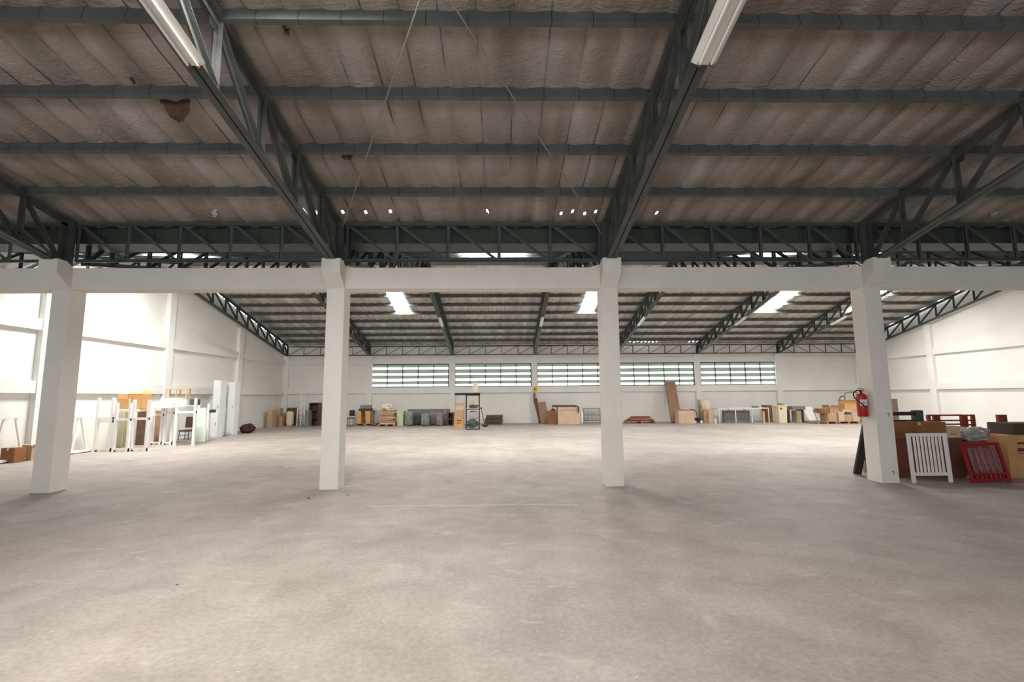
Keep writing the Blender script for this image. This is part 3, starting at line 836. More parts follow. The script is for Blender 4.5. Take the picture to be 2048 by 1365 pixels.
MB().box(-w_ / 2, w_ / 2, -.12, .12, h_ - .025, h_).build('seat', M_tan, t)
for x in (-.42, 0, .42):
    for y in (-.1, .1): MB().box(x * w_ - .015, x * w_ + .015, y - .015, y + .015, 0, h_ - .02).build('leg', M_tan, t)
MB().box(-w_ * .42, w_ * .42, -.11, -.09, .0, .025).build('stretcher', M_tan, t)
# mint board and pale cabinets
lean((at(401, 884, fl(401, 886).y).x, fl(401, 886).y, 0), (at(403, 815, fl(401, 886).y + .12).x, fl(401, 886).y + .14, at(403, 818, fl(401, 886).y).z), .34, .03, M_mint, 'leaning_board', 'pale mint green board leaning left of the tall cabinets', 'board', 'boards by the left wall')
def cabinet(x0, x1, yt, yb, d, label, m_=M_cab, door=True, Y=None):
    X0, X1, Y, z0, h = pxbox(x0, x1, yt, yb, Y, 0, d=d); w = X1 - X0
    t = thing('metal_cabinet', label, 'cabinet', ((X0 + X1) / 2, Y + d / 2, 0), 0, 'pale metal cabinets by the left wall')
    bevel(MB().box(-w / 2, w / 2, -d / 2, d / 2, 0, h).build('body', m_, t), .008)
    if door:
        dd = bevel(MB().box(-w / 2 + .02, w / 2 - .02, -d / 2 - .02, -d / 2 - .001, .06, h - .03).build('door', m_, t), .004)
        MB().box(w / 2 - .07, w / 2 - .05, -d / 2 - .04, -d / 2 - .02, h * .5, h * .5 + .12).build('handle', M_grey, dd)
    return Y, h
_yc, _hc = cabinet(420, 434, 826, 877, .4, 'low pale cabinet with a dark shelf on it, leftmost of the pale cabinets')
cabinet(424, 451, 761, 876, .45, 'tallest pale grey metal cabinet, with a plain door, by the left wall', Y=fl(437, 874).y)
cabinet(452, 478, 765, 871, .4, 'pale cabinet behind the hanging flap, right of the tallest one')
Yc = fl(465, 870).y - .03
p0 = at(448, 783, Yc); p1 = at(468, 815, Yc)
slab(448, 468, 784, 815, .03, M_cab, 'pale_plate', 'square pale panel fixed to the front of the cabinet right of the tallest one', 'panel', Y=Yc - .05, zb=at(458, 815, Yc).z)
t = thing('open_tray', 'pale drop down tray with dark underside on the cabinet right of the tallest one', 'tray', (at(465, 820, Yc).x, Yc - .1, at(465, 824, Yc).z))
MB().cbox((0, -.06, 0), (.26, .22, .02), rx=.45).build('tray', M_grey, t)
MB().box(-.13, .13, .02, .05, -.02, .1).build('bracket', M_cab, t)
slab(416, 432, 820, 826, .3, M_dark, 'black_plank', 'thin black shelf on the low pale cabinet', 'shelf', Y=_yc, zb=_hc)
bundle(475, 500, 849, 868, .7, mat('dark_red_cloth', (.06, .022, .022), .9, var=.4, bump=.5), 'cloth_heap', 'dark red brown heap of cloth on the floor right of the pale cabinets', 'heap', 4, .14, sq=2.2)

# ------------------------------------------------ back wall, left part
z = carton(534, 552, 821, 853, .5, M_card, 'tall brown cardboard box, leftmost in the far left corner')
z = carton(553, 572, 834, 853, .5, M_card, 'lower brown cardboard box with a smaller box on it in the far left corner')
carton(553, 566, 817, 834, .4, M_card, 'small brown box on top of the lower one in the far left corner', Y=fl(562, 853).y + .03 if fl(562, 853).y < 19.4 else 19.43, zb=z)
carton(571, 579, 836, 851, .3, M_card_d, 'small dark brown box beside the white sack in the far left corner')
slab(573, 595, 816, 850, .06, M_woodd, 'dark_board', 'dark brown board standing behind the white sack in the far left corner', 'board', Y=19.6)
bundle(571, 589, 824, 848, .35, M_cream, 'white_sack', 'pale square sack in front of the dark board in the far left corner', 'sack', 6, .05, Y=19.0)
def lattice_tower(x0, x1, yt, label, Y=19.3, lean_=0):
    X0, X1 = at(x0, 820, Y).x, at(x1, 820, Y).x; w = X1 - X0; h = at(x0, yt, Y).z
    t = thing('lattice_ladder', label, 'lattice frame', ((X0 + X1) / 2, Y, 0), 0, 'white lattice ladders in the far left corner')
    for s_ in (-1, 1): MB().box(s_ * w / 2 - .02, s_ * w / 2 + .02, -.02, .02, 0, h).build('rail', M_white, t)
    n = max(2, int(h / .35))
    for i in range(n):
        a, b = h * i / n, h * (i + 1) / n
        MB().box(-w / 2, w / 2, -.012, .012, b - .03, b).build('rung', M_white, t)
        MB().bar((-w / 2, 0, a), (w / 2, 0, b), .022, .022, (0, 1, 0)).build('rung', M_white, t)
lattice_tower(595, 603, 817, 'shorter white lattice ladder standing in the far left corner', 19.15)
lattice_tower(602, 610, 783, 'taller white lattice ladder standing in the far left corner', 19.35)
def shelf_unit(x0, x1, yt, yb, d, n, label, m_, Y=None, group=None):
    X0, X1, Y, z0, h = pxbox(x0, x1, yt, yb, Y, 0, d=d); w = X1 - X0
    t = thing('shelf_unit', label, 'shelf', ((X0 + X1) / 2, Y + d / 2, 0), 0, group)
    for s_ in (-1, 1): MB().box(s_ * w / 2 - .02, s_ * w / 2 + .02, -d / 2, d / 2, 0, h).build('side_panel', m_, t)
    MB().box(-w / 2, w / 2, d / 2 - .02, d / 2, 0, h).build('back_panel', m_, t)
    for i in range(n): MB().box(-w / 2 + .02, w / 2 - .02, -d / 2, d / 2 - .02, (h - .03) * i / (n - 1), (h - .03) * i / (n - 1) + .03).build('shelf', m_, t)
    return (X0 + X1) / 2, Y, h
shelf_unit(618, 642, 806, 851, .45, 4, 'brown wooden shelf unit standing behind the second column on the left', M_woodd, Y=19.2)
slab(611, 624, 822, 851, .5, M_grey, 'grey_crate', 'grey box standing against the left side of the brown shelf unit', 'crate', Y=18.6)

# between second column and first window bay
chair(694, 706, 822, 836, 852, 'small dark chair just right of the second column by the back wall', M_black)
# two orange cartons on a pallet
Yp = fl(730, 852.5).y; hp = pallet(711, 750, Yp, 'wooden pallet under the two orange cartons')
z1 = carton(714, 730, 823, 849, .8, M_card_o, 'orange cardboard carton on the pallet, left one of the pair', Y=Yp + .05, zb=hp, rz=0)
z2 = carton(731.5, 748, 823, 849, .8, M_card_o, 'orange cardboard carton on the pallet, right one of the pair', Y=Yp + .05, zb=hp)
slab(717, 746, 818, 823, .6, M_dark, 'dark_tray', 'flat black tray lying on the two orange cartons', 'tray', Y=Yp + .1, zb=max(z1, z2))
o = slab(720, 744, 811, 818, .4, M_grey, 'grey_case', 'flat grey case on the black tray over the two orange cartons', 'case', Y=Yp + .2, zb=at(731, 818, Yp + .1).z)
# stand fan
Xf = at(753, 830, Yp + .3).x
t = thing('standing_fan', 'small black standing fan between the orange cartons and the pile of flattened cardboard', 'fan', (Xf, Yp - .2, 0))
MB().tube([(0, 0, 0), (0, 0, .03)], .15, 14).build('base', M_black, t)
MB().tube([(0, 0, .03), (0, 0, .72)], .015, 6).build('pole', M_black, t)
MB().tube([(0, -.05, .80), (0, .06, .80)], .05, 10).build('motor', M_black, t)
c_ = MB()
for r_ in (.07, .12, .17): c_.tube([(r_ * math.cos(a * PI / 8), -.07, .80 + r_ * math.sin(a * PI / 8)) for a in range(16)], .006, 5, closed=True)
for a in range(8): c_.tube([(0, -.075, .80), (.17 * math.cos(a * PI / 4), -.07, .80 + .17 * math.sin(a * PI / 4))], .004, 5)
c_.build('guard', M_dark, t)
# pile of flattened cardboard
Yq = fl(773, 854).y; hp = pallet(756, 790, Yq, 'wooden pallet under the pile of flattened cardboard')
z = hp; random.seed(5)
nl = 8; rows = [847 - i * (847 - 820) / nl for i in range(nl + 1)]
XA_, XB_ = at(757, 835, Yq).x, at(789, 835, Yq).x
lay = ['bottom', 'second', 'third', 'fourth', 'fifth', 'sixth', 'seventh', 'topmost']
for i in range(nl):
    hh = (at(773, 821, Yq).z - hp) / nl
    dx = random.uniform(-.06, .06); ww = (XB_ - XA_) * random.uniform(.88, 1.04)
    mb = MB().lump(ww, .9, hh - .004, i + 2, .03, 6, 8)
    solo('flattened_carton', mb, M_card if i % 3 else M_card_l, 'flattened brown cardboard in the pile on the pallet, %s layer' % lay[i], 'cardboard', ((XA_ + XB_) / 2 + dx, Yq + .5, z), random.uniform(-.05, .05), 'flattened cardboard piled on the pallet')
    z += hh
zb = bundle(760, 786, 808, 821, .7, M_cream, 'cream_sack', 'crumpled beige sack on top of the pile of flattened cardboard', 'sack', 9, .10, Y=Yq + .1, zb=z, sq=2.6)
Xr = at(777, 812, Yq).x
mb = MB().tube([(.16 * math.cos(a * PI / 8), 0, .14 * math.sin(a * PI / 8)) for a in range(15)], .022, 7)
solo('white_hoop', mb, M_white, 'white plastic hoop lying against the crumpled beige sack', 'hoop', (Xr, Yq + .07, z + .17))
# green and grey wrapped chairs / crates
def crate(x0, x1, yt, yb, d, m_, label, group=None, rim=True, Y=None):
    X0, X1, Y, z0, h = pxbox(x0, x1, yt, yb, Y, 0, d=d); w = X1 - X0
    t = thing('plastic_bin', label, 'bin', ((X0 + X1) / 2, Y + d / 2, 0), 0, group)
    mb = MB(); k = .88
    V = [(-w / 2 * k, -d / 2 * k, 0), (w / 2 * k, -d / 2 * k, 0), (w / 2 * k, d / 2 * k, 0), (-w / 2 * k, d / 2 * k, 0),
         (-w / 2, -d / 2, h), (w / 2, -d / 2, h), (w / 2, d / 2, h), (-w / 2, d / 2, h)]
    mb.add(V, [(0, 1, 2, 3), (4, 5, 6, 7), (0, 1, 5, 4), (1, 2, 6, 5), (2, 3, 7, 6), (3, 0, 4, 7)])
    bevel(mb.build('body', m_, t), .015)
    bevel(MB().box(-w / 2 - .02, w / 2 + .02, -d / 2 - .02, d / 2 + .02, h - .05, h + .01).build('rim', m_, t), .008)
    global last_bin
    last_bin = (t, w, d, h)
    return Y, h
Yg, hg = crate(793, 811, 823, 853, .6, M_green, 'pale green plastic bin with a white mark, right of the pile of flattened cardboard')
t, w_, d_, h_ = last_bin
MB().box(-.02, .02, -d_ / 2 - .012, -d_ / 2 + .02, h_ * .45, h_ * .72).box(-.045, .045, -d_ / 2 - .012, -d_ / 2 + .02, h_ * .43, h_ * .47).build('white_mark', M_label, t)
gl = [('grey plastic wrapped bundle beside the pale green bin', 811, 829, 824, 853, 3, 17.9, M_grey), ('dark green plastic covered heap among the grey bundles by the back wall', 825, 846, 827, 852, 4, 18.75, M_greend),
      ('grey wrapped bundle in the middle of the grey row, in front of the green heap', 841, 862, 828, 853, 5, 17.8, M_grey), ('dark grey wrapped bundle set back between two others in the grey row', 858, 878, 824, 852, 8, 18.6, M_purple),
      ('dark grey rounded bundle right of the middle of the grey row', 872, 888, 826, 852, 11, 17.85, M_grey), ('grey bundle at the right end of the grey row, beside the dark shelf', 884, 897, 821, 851, 13, 18.6, M_grey)]
for i, (lb, a, b, c, d_, sd, yy, mm) in enumerate(gl):
    bundle(a, b, c, d_, .6, mm, 'wrapped_bundle', lb, 'bundle', sd, .06, sq=5, Y=yy, group='wrapped bundles by the back wall')
slab(815, 900, 819, 826, .4, M_purple, 'folded_sheet', 'long dull grey folded sheet standing behind the row of grey bundles', 'sheet', Y=19.4, zb=0)
shelf_unit(896, 908, 826, 851, .5, 3, 'low dark brown shelf just left of the tall stack of cartons', M_woodd, Y=18.2)
# tall stack of cartons
Ys = fl(918, 857).y
z = carton(908, 929, 834, 857, .45, M_card_o, 'light brown carton at the bottom of the tall stack beside the dark framed display case', marks=[(.3, .75, .62, .70), (.3, .7, .42, .48)])
z = carton(909, 929, 820, 834, .45, M_card, 'middle carton of the tall stack beside the dark framed display case', Y=Ys + .01, zb=z)
z = carton(911, 929, 806, 820, .42, M_card_m if False else M_card_l, 'topmost carton of the tall stack beside the dark framed display case', Y=Ys + .02, zb=z)
# dark framed display case
Yd = fl(946, 860).y; X0, X1 = at(931, 825, Yd).x, at(959, 825, Yd).x; w_ = X1 - X0; hz = at(946, 791, Yd).z; d_ = .45
t = thing('display_case', 'tall dark framed case with clear sides and wrapped goods inside, by the back wall', 'display case', ((X0 + X1) / 2, Yd + d_ / 2, 0))
for sx in (-1, 1):
    for sy in (-1, 1): MB().box(sx * (w_ / 2 - .02) - .02, sx * (w_ / 2 - .02) + .02, sy * (d_ / 2 - .02) - .02, sy * (d_ / 2 - .02) + .02, 0, hz).build('post', M_dark, t)
for z_ in (.02, hz * .58, hz - .03):
    b_ = MB()
    for sy in (-1, 1): b_.box(-w_ / 2, w_ / 2, sy * (d_ / 2 - .02) - .02, sy * (d_ / 2 - .02) + .02, z_, z_ + .04)
    for sx in (-1, 1): b_.box(sx * (w_ / 2 - .02) - .02, sx * (w_ / 2 - .02) + .02, -d_ / 2, d_ / 2, z_, z_ + .04)
    b_.build('rail', M_dark, t)
MB().box(-w_ / 2 + .04, w_ / 2 - .04, -d_ / 2 + .04, d_ / 2 - .04, .04, .06).build('shelf', M_cab, t)
MB().box(-w_ / 2 + .04, w_ / 2 - .04, -d_ / 2 + .04, d_ / 2 - .04, hz * .6, hz * .62).build('shelf', M_cab, t)
zc = [(Yd + d_ / 2)]
cx_ = (X0 + X1) / 2
solo('dark_bag', MB().lump(w_ - .14, d_ - .14, hz * .25, 3, .14, 8, 2.2), M_greend, 'dark grey bag sagging at the bottom of the display case', 'bag', (cx_, Yd + d_ / 2, .062))
solo('wrapped_goods', MB().lump(w_ - .16, d_ - .3, hz * .24, 8, .08, 8, 3), M_wrap, 'crumpled clear wrap lying on the dark bag inside the display case', 'wrap', (cx_ + .0, Yd + d_ / 2 + .05, .062 + hz * .25))
solo('brown_bag', MB().lump(w_ - .2, d_ - .2, hz * .10, 5, .14, 8, 2.2), M_woodd, 'dark brown bag on the upper shelf of the display case', 'bag', (cx_ + .05, Yd + d_ / 2, hz * .62 + .002))
solo('framed_print', MB().box(-.11, .11, -.015, .015, 0, hz * .24), M_beige, 'small beige board standing at the back of the display case upper shelf', 'board', (cx_ - .06, Yd + d_ / 2 + .15, hz * .62 + .002))
# rolls on top and chair shell
za = hz + .012
r_ = .055
for i, (dx, dy, L_, lb) in enumerate([(-.10, -.08, 1.15, 'front one'), (-.04, .06, 1.25, 'rear one')]):
    solo('black_roll', MB().tube([(-L_ / 2, 0, r_), (L_ / 2, 0, r_)], r_, 12), M_black, 'black roll lying across the top of the display case, %s of the two' % lb, 'roll', (cx_ - .22 + dx, Yd + d_ / 2 + dy, za - .002), .03, 'black rolls on the display case')
px_ = cx_ + .12
t = thing('chair_shell', 'beige moulded chair shell standing on the black rolls on top of the display case', 'chair shell', (px_, Yd + d_ / 2, za + 2 * r_))
zt = at(953, 766, Yd + .2).z - za - 2 * r_
mb = MB(); n = 8; V = []
for j in range(n + 1):
    v = j / n; ww = .135 - .03 * v ** 3
    for i in range(n + 1):
        u = i / n * 2 - 1
        V.append((u * ww, .06 + .08 * v - .05 * (1 - u * u) * 0 + .03 * u * u * -1, .02 + v * zt * (1 - .06 * u ** 4)))
mb.add(V, [(j * (n + 1) + i, j * (n + 1) + i + 1, (j + 1) * (n + 1) + i + 1, (j + 1) * (n + 1) + i) for j in range(n) for i in range(n)])
mb.smooth = True; o = mb.build('back_shell', M_beige, t); sm = o.modifiers.new('th', 'SOLIDIFY'); sm.thickness = .015
bevel(MB().box(-.14, .14, -.14, .08, 0, .03).build('seat_shell', M_beige, t), .012)
# lamp pole leaning right of the case
a_ = fl(970, 855); 
t = thing('floor_lamp', 'thin brown leaning stand with a dark weighted foot, right of the display case', 'stand', (a_.x, a_.y + .3, 0))
MB().tube([(0, 0, .05), (-.22, .1, .95)], .018, 6).build('pole', M_woodd, t)
MB().lump(.3, .25, .16, 2, .1, 6, 3).build('foot', M_dark, t)
MB().tube([(-.24, .1, .93), (-.20, .1, 1.03)], .045, 8).build('head', M_woodd, t)
# dark stacked boards
Yk = 18.9; zz = 0
kl = ['bottom', 'second', 'third', 'top']
for i in range(4):
    hh = at(985, 831.5, Yk).z / 4
    a, b = at(968 + i * 1.5, 840, Yk).x, at(1004 + (i % 2) * 2, 840, Yk).x
    o = solo('dark_slab', MB().box((a - b) / 2, (b - a) / 2, -.4, .4, .008 if i else 0, hh), M_woodd if i % 2 else M_dark, 'flat dark slab in the low stack right of the display case, %s one' % kl[i], 'slab', ((a + b) / 2, Yk + .4, zz), 0, 'dark slabs stacked by the back wall')
    zz += hh
# yellow sign
t = thing('warning_sign', 'small yellow sign with a dark figure on the pier between the second and third windows', 'sign', (at(1070, 779, 19.98).x, 19.983, at(1070, 779, 19.98).z))
MB().box(-.13, .13, 0, .018, -.16, .16).build('plate', M_yellow, t)
MB().prism([(.02, .11), (-.06, -.01), (-.005, -.01), (-.03, -.12), (.06, .02), (.005, .02), (.045, .11)], -.006, 0).build('symbol', M_ink, t)
solo('paper_notice', MB().box(-.13, .15, 0, .008, -.75, 0), M_cream, 'long pale paper hanging under the yellow sign', 'paper', (at(1070, 788, 19.985).x, 19.9925, at(1070, 788, 19.985).z))
# leaning planks under the sign
lean((at(1082, 846, 19.3).x, 19.25, 0), (at(1070, 800, 19.7).x, 19.75, at(1070, 798, 19.7).z), .22, .05, M_woodd, 'leaning_plank', 'dark brown plank leaning under the yellow sign', 'plank', 'planks and panels leaning under the sign')
o = solo('dark_glove', MB().lump(.18, .14, .34, 5, .1, 6, 2.4), M_grey, 'small dark bundle stuck on top of the plank under the yellow sign', 'bundle', (at(1069, 800, 19.7).x, 19.78, at(1069, 797, 19.7).z + .02))
lean((at(1090, 846, 19.1).x, 19.05, 0), (at(1083, 806, 19.6).x, 19.62, at(1083, 806, 19.6).z), .48, .05, M_ply, 'leaning_sheet', 'reddish brown panel leaning beside the dark plank under the sign', 'panel', 'planks and panels leaning under the sign')
bundle(1099, 1112, 818, 847, .4, mat('brown_sack', (.20, .12, .09), .8, var=.3, bump=.4), 'brown_sack', 'brown plastic covered sack between the leaning panels and the large carton', 'sack', 17, .08, sq=3, Y=18.9)
# large carton with dark thing on top
z = carton(1113, 1160, 815, 849, .8, M_card_l, 'largest pale cardboard carton by the back wall, between the second and third columns', rz=0, Y=fl(1137, 849.5).y, tape=False, marks=[(0, 1, .82, .845)])
Yb_ = fl(1137, 849.5).y
slab(1104, 1152, 811, 815.2, .6, M_woodd, 'brown_board', 'thin dark brown panel lying on the large pale carton', 'panel', Y=Yb_ + .12, zb=z)
mb = MB().tube([(0, 0, 0), (.05, 0, .02), (.12, 0, .02), (.17, 0, -.02), (.18, 0, -.16), (.17, 0, -.36)], .035, 8)
solo('hose_loop', mb, M_dark, 'dark bent pipe hanging over the right edge of the large pale carton', 'pipe', (at(1150, 810, Yb_ + .0).x, Yb_ - .04, z + .035))
bundle(1161, 1167, 823, 848, .2, M_white, 'white_bag', 'narrow white bag hanging at the right side of the large pale carton', 'bag', 3, .08, Y=Yb_ - .0, sq=3)
slab(1094, 1112, 822, 849, .08, M_card_d, 'leaning_carton', 'dark brown carton side standing left of the large pale carton', 'box', Y=Yb_ + .35, group='cardboard boxes')
# wire rack
X0, X1 = at(1167, 830, 19.5).x, at(1200, 830, 19.5).x; w_ = X1 - X0; hz = at(1185, 817, 19.5).z
t = thing('wire_rack', 'grey wire rack with upright bars, just left of the third column by the back wall', 'rack', ((X0 + X1) / 2, 19.5, 0))
for z_ in (.12, hz * .52, hz - .03): MB().box(-w_ / 2, w_ / 2, -.02, .02, z_, z_ + .04).build('rail', M_grey, t)
for s_ in (-1, 1): MB().box(s_ * w_ / 2 - .02, s_ * w_ / 2 + .02, -.02, .02, 0, hz).build('post', M_grey, t)
for i in range(1, 13):
    x = -w_ / 2 + w_ * i / 13; MB().box(x - .01, x + .01, -.01, .01, .12, hz - .03).build('bar', M_grey, t)

# ------------------------------------------------ back wall, right of the third column
Yr = 18.6; hp = pallet(1256, 1312, Yr, 'low wooden pallet right of the third column with reddish boards on it', d=.9)
for i in range(3):
    a, b = at(1258 + i * 5, 835, Yr).x, at(1310 - i * 4, 835, Yr).x
    solo('red_board', MB().box((a - b) / 2, (b - a) / 2, -.3, .3, 0, .085), M_ply if i % 2 else M_redwood, 'reddish board on the low pallet right of the third column, %s one' % ['bottom', 'middle', 'top'][i], 'board', ((a + b) / 2, Yr + .45, hp + i * .085), .04 * i, 'reddish boards on the low pallet')
# tall leaning board
Yt = 18.9
lean((at(1353, 844, Yt).x, Yt, 0), (at(1341, 766, Yt + .7).x, Yt + .8, at(1341, 765, Yt + .75).z), .60, .16, M_ply, 'leaning_mattress', 'tall brown padded board leaning against the back wall under the fourth window', 'board')
z = carton(1350, 1389, 822, 845, .6, M_card_l, 'wide pale carton in front of the tall leaning board', Y=18.05, flaps=0)
bundle(1358, 1382, 816, 824, .4, M_card_l, 'crumpled_paper', 'crumpled pale paper heaped on the wide carton by the leaning board', 'paper', 5, .12, Y=18.2, zb=z, sq=2.2)
mb = MB().tube([(-.35, 0, .75), (.10, 0, .75), (.22, 0, .70), (.28, 0, .55), (.36, 0, 0)], .025, 8)
solo('bent_pipe', mb, M_dark, 'dark bent pipe frame standing behind the wide pale carton', 'frame', (at(1381, 830, 18.9).x, 18.7, .0))
slab(1396, 1402, 800, 845, .10, M_olive, 'rolled_sheet', 'narrow olive roll standing beside the pier right of the leaning board', 'roll', Y=19.55)
t = thing('small_machine', 'small black machine with pale wheels on the floor right of the wide carton', 'machine', (at(1397, 840, 18.3).x, 18.5, 0))
bevel(MB().box(-.16, .16, -.15, .15, .08, .30).build('body', M_black, t), .02)
for sx in (-1, 1):
    MB().tube([(sx * .18, -.17, .08), (sx * .18, -.12, .08)], .08, 12).build('wheel', M_cab, t)
z = carton(1401, 1417, 822, 844, .5, M_card, 'brown carton under the cream cloth, left one of two', Y=18.75)
z2 = carton(1417.5, 1428, 822, 844, .5, M_card_l, 'narrow pale carton under the cream cloth, right one of two', Y=18.6)
bundle(1399, 1424, 800, 822, .45, M_cream, 'cream_bag', 'large cream bag slumped on the two cartons beside the pier', 'bag', 21, .08, Y=18.8, zb=max(z, z2), sq=2.4)
t = thing('white_bottle', 'small white plastic bottle on the floor left of the grey table', 'bottle', (at(1432.5, 840, 18.2).x, 18.3, 0))
MB().tube([(0, 0, 0), (0, 0, .2), (0, 0, .24)], [.06, .06, .025], 12).build('body', M_white, t)
MB().tube([(0, 0, .24), (0, 0, .29)], .022, 10).build('cap', M_white, t)
# grey work table
Yw = 18.1; X0, X1 = at(1438, 830, Yw).x, at(1539, 830, Yw).x; w_ = X1 - X0; hz = at(1490, 816.5, Yw).z
t = thing('work_table', 'long grey metal table with thin pale legs, under the rightmost window', 'table', ((X0 + X1) / 2, Yw + .45, 0))
bevel(MB().box(-w_ / 2, w_ / 2, -.45, .45, hz - .05, hz).build('tabletop', M_cab, t), .005)
for fx in (-.5, -.17, .16, .5):
    for sy in (-1, 1):
        MB().box(fx * (w_ - .06) - .02, fx * (w_ - .06) + .02, sy * .42 - .02, sy * .42 + .02, 0, hz - .05).build('leg', M_cab, t)
MB().box(-w_ / 2, w_ / 2, .40, .43, .12, .15).build('stretcher', M_cab, t)
slab(1444, 1500, 822, 844, .3, M_grey, 'grey_board', 'dark grey board standing under the long grey table', 'board', Y=Yw + .5)
for i, (a, b, lb) in enumerate([(1503, 1510, 'left'), (1512, 1518, 'right')]):
    slab(a, b, 812.5, 816, .2, M_grey, 'small_case', 'small grey case on the long grey table, %s one of two' % lb, 'case', Y=Yw + .3, zb=hz)
carton(1523, 1530, 823, 843, .2, M_card_l, 'pale carton under the right end of the long grey table', Y=Yw + .15, tape=False)
# brown shelf box and cream bins
slab(1533, 1545, 811, 842, .5, M_card_d, 'brown_carton', 'tall reddish brown carton right of the long grey table', 'box', Y=18.75, group='cardboard boxes')
Yn, hn = crate(1546, 1575, 812, 843, .6, M_cream, 'large cream bin with a dark hand hole, right of the brown carton', Y=17.9)
t, w_, d_, h_ = last_bin
MB().box(-w_ * .34, -w_ * .08, -d_ / 2 - .006, -d_ / 2 + .02, h_ * .78, h_ * .87).build('hand_hole', M_ink, t)
bundle(1552, 1571, 806, 813, .4, M_olive, 'olive_cloth', 'olive brown cloth heaped in the mouth of the cream bin', 'cloth', 8, .14, Y=Yn + .12, zb=hn + .012, sq=2.1)
z = carton(1583, 1603, 822, 841, .5, M_olive, 'olive brown carton under the folded purple grey mat', Y=18.0, tape=False)
for sx, a in ((0, 1576), (1, 1604)): 
    slab(a, a + 4, 820, 841, .5, M_dark, 'support_block', 'dark support under the %s end of the folded purple grey mat' % ['left', 'right'][sx], 'support', Y=18.0, group='dark supports of the mat')
slab(1572, 1611, 813, 820.5, .6, M_purple, 'folded_mat', 'folded purple grey mat lying over the olive carton', 'mat', Y=17.95, zb=max(z, at(1590, 820, 18.0).z))
lean((at(1622, 840, 18.3).x, 17.9, 0), (at(1612, 818, 18.5).x, 18.5, at(1612, 816, 18.4).z), .62, .03, M_white, 'white_board', 'white board leaning right of the folded mat', 'board')
# pallets with cartons by the fourth column
Yz = fl(1680, 843).y; Yz = min(Yz, 16.6)
hp = pallet(1636, 1676, Yz, 'pallet under the heap of cartons, left one behind the fire extinguisher', d=1.1)
hp = pallet(1678, 1720, Yz, 'pallet under the heap of cartons, right one behind the fire extinguisher', d=1.1)
za = carton(1640, 1674, 827, 841, .7, M_card, 'wide flat carton at the front of the heap on the left pallet', Y=Yz + .02, zb=hp)
zb_ = carton(1643, 1659, 818, 827, .6, M_card_d, 'dark carton on the wide flat one, left pallet', Y=Yz + .08, zb=za)
carton(1660, 1678, 814, 827, .6, M_card, 'open carton with lifted flaps on the left pallet', Y=Yz + .12, zb=za, flaps=1)
zc_ = carton(1677, 1689, 824, 841, .6, M_card_l, 'small upright carton on the right pallet', Y=Yz + .05, zb=hp)
zd_ = carton(1690, 1704, 830, 841, .6, M_card, 'low carton on the right pallet beside the small upright one', Y=Yz + .03, zb=hp)
ze_ = carton(1705, 1719, 826, 841, .6, M_card_l, 'pale carton at the right end of the right pallet', Y=Yz + .05, zb=hp)
zf_ = carton(1686, 1704, 820, 830, .55, M_card_l, 'flat pale carton stacked on the low one, right pallet', Y=Yz + .08, zb=max(zd_, zc_))
carton(1690, 1713, 803, 820, .5, M_card_o, 'orange brown carton topmost on the right pallet', Y=Yz + .12, zb=max(zf_, ze_), flaps=1)
# A-frame beside
lean((at(1636, 841, Yz + .2).x, Yz + .1, 0), (at(1629, 820, Yz + .2).x, Yz + .35, at(1629, 820, Yz + .2).z), .05, .03, M_grey, 'thin_strut', 'thin grey strut leaning at the left end of the carton heap', 'strut')
# chair frames / cart behind
def hoop(x0, x1, yt, yb, Y, m_, label, name, cat, rungs=2, r=.025):
    X0, X1 = at(x0, yt, Y).x, at(x1, yt, Y).x; w = X1 - X0; h = at(x0, yt, Y).z
    t = thing(name, label, cat, ((X0 + X1) / 2, Y, 0))
    MB().tube([(-w / 2, 0, 0), (-w / 2, 0, h - .12), (-w / 2 + .08, 0, h - .02), (0, 0, h), (w / 2 - .08, 0, h - .02), (w / 2, 0, h - .12), (w / 2, 0, 0)], r, 8).build('hoop', m_, t)
    for i in range(rungs): MB().tube([(-w / 2, 0, h * (.55 + .2 * i)), (w / 2, 0, h * (.55 + .2 * i))], r * .7, 6).build('rung', m_, t)
hoop(1679, 1690, 793, 840, Yz + 1.4, M_dark, 'dark steel hooped frame standing behind the carton heap', 'steel_hoop', 'frame')
hoop(1689, 1718, 785, 840, Yz + 1.25, M_ply, 'brown hooped hand cart frame standing behind the carton heap beside the extinguisher', 'hand_cart', 'cart', rungs=1, r=.032)

# ------------------------------------------------ fire extinguisher
Xe, Ye = 14.895, .17
zb0 = at(1727, 834, Ye).z; zt0 = at(1727, 786, Ye).z; R_ = .085
t = thing('fire_extinguisher', 'red fire extinguisher hung on the left face of the rightmost column', 'fire extinguisher', (Xe, Ye, zb0))
H = zt0 - zb0
MB().tube([(0, 0, 0), (0, 0, .015), (0, 0, H * .86), (0, 0, H * .93), (0, 0, H * .98), (0, 0, H)], [R_ * .9, R_, R_, R_ * .85, R_ * .5, R_ * .3], 28).build('body', M_red, t)
lb = MB(); n = 14; V = []
for j in (0, 1):
    for i in range(n + 1):
        a = -PI * .82 + i * PI * .62 / n; V.append(((R_ + .002) * math.cos(a), (R_ + .002) * math.sin(a), H * (.46 + .26 * j)))
lb.add(V, [(i, i + 1, n + 2 + i, n + 1 + i) for i in range(n)]); lb.smooth = True
lb.build('paper_label', M_label, t)
lb = MB()
for q in range(4): lb.cbox((R_ * -.42, -R_ * .93 - .004, H * (.51 + .045 * q)), (.05 - .008 * (q % 2), .004, .007), rz=-.45)
lb.build('printed_text', M_grey, t)
MB().tube([(0, 0, H), (0, 0, H + .035)], .022, 12).build('valve', M_dark, t)
MB().bar((-.05, 0, H + .05), (.07, 0, H + .035), .02, .012).bar((-.05, 0, H + .085), (.06, 0, H + .06), .02, .008).build('handle', M_dark, t)
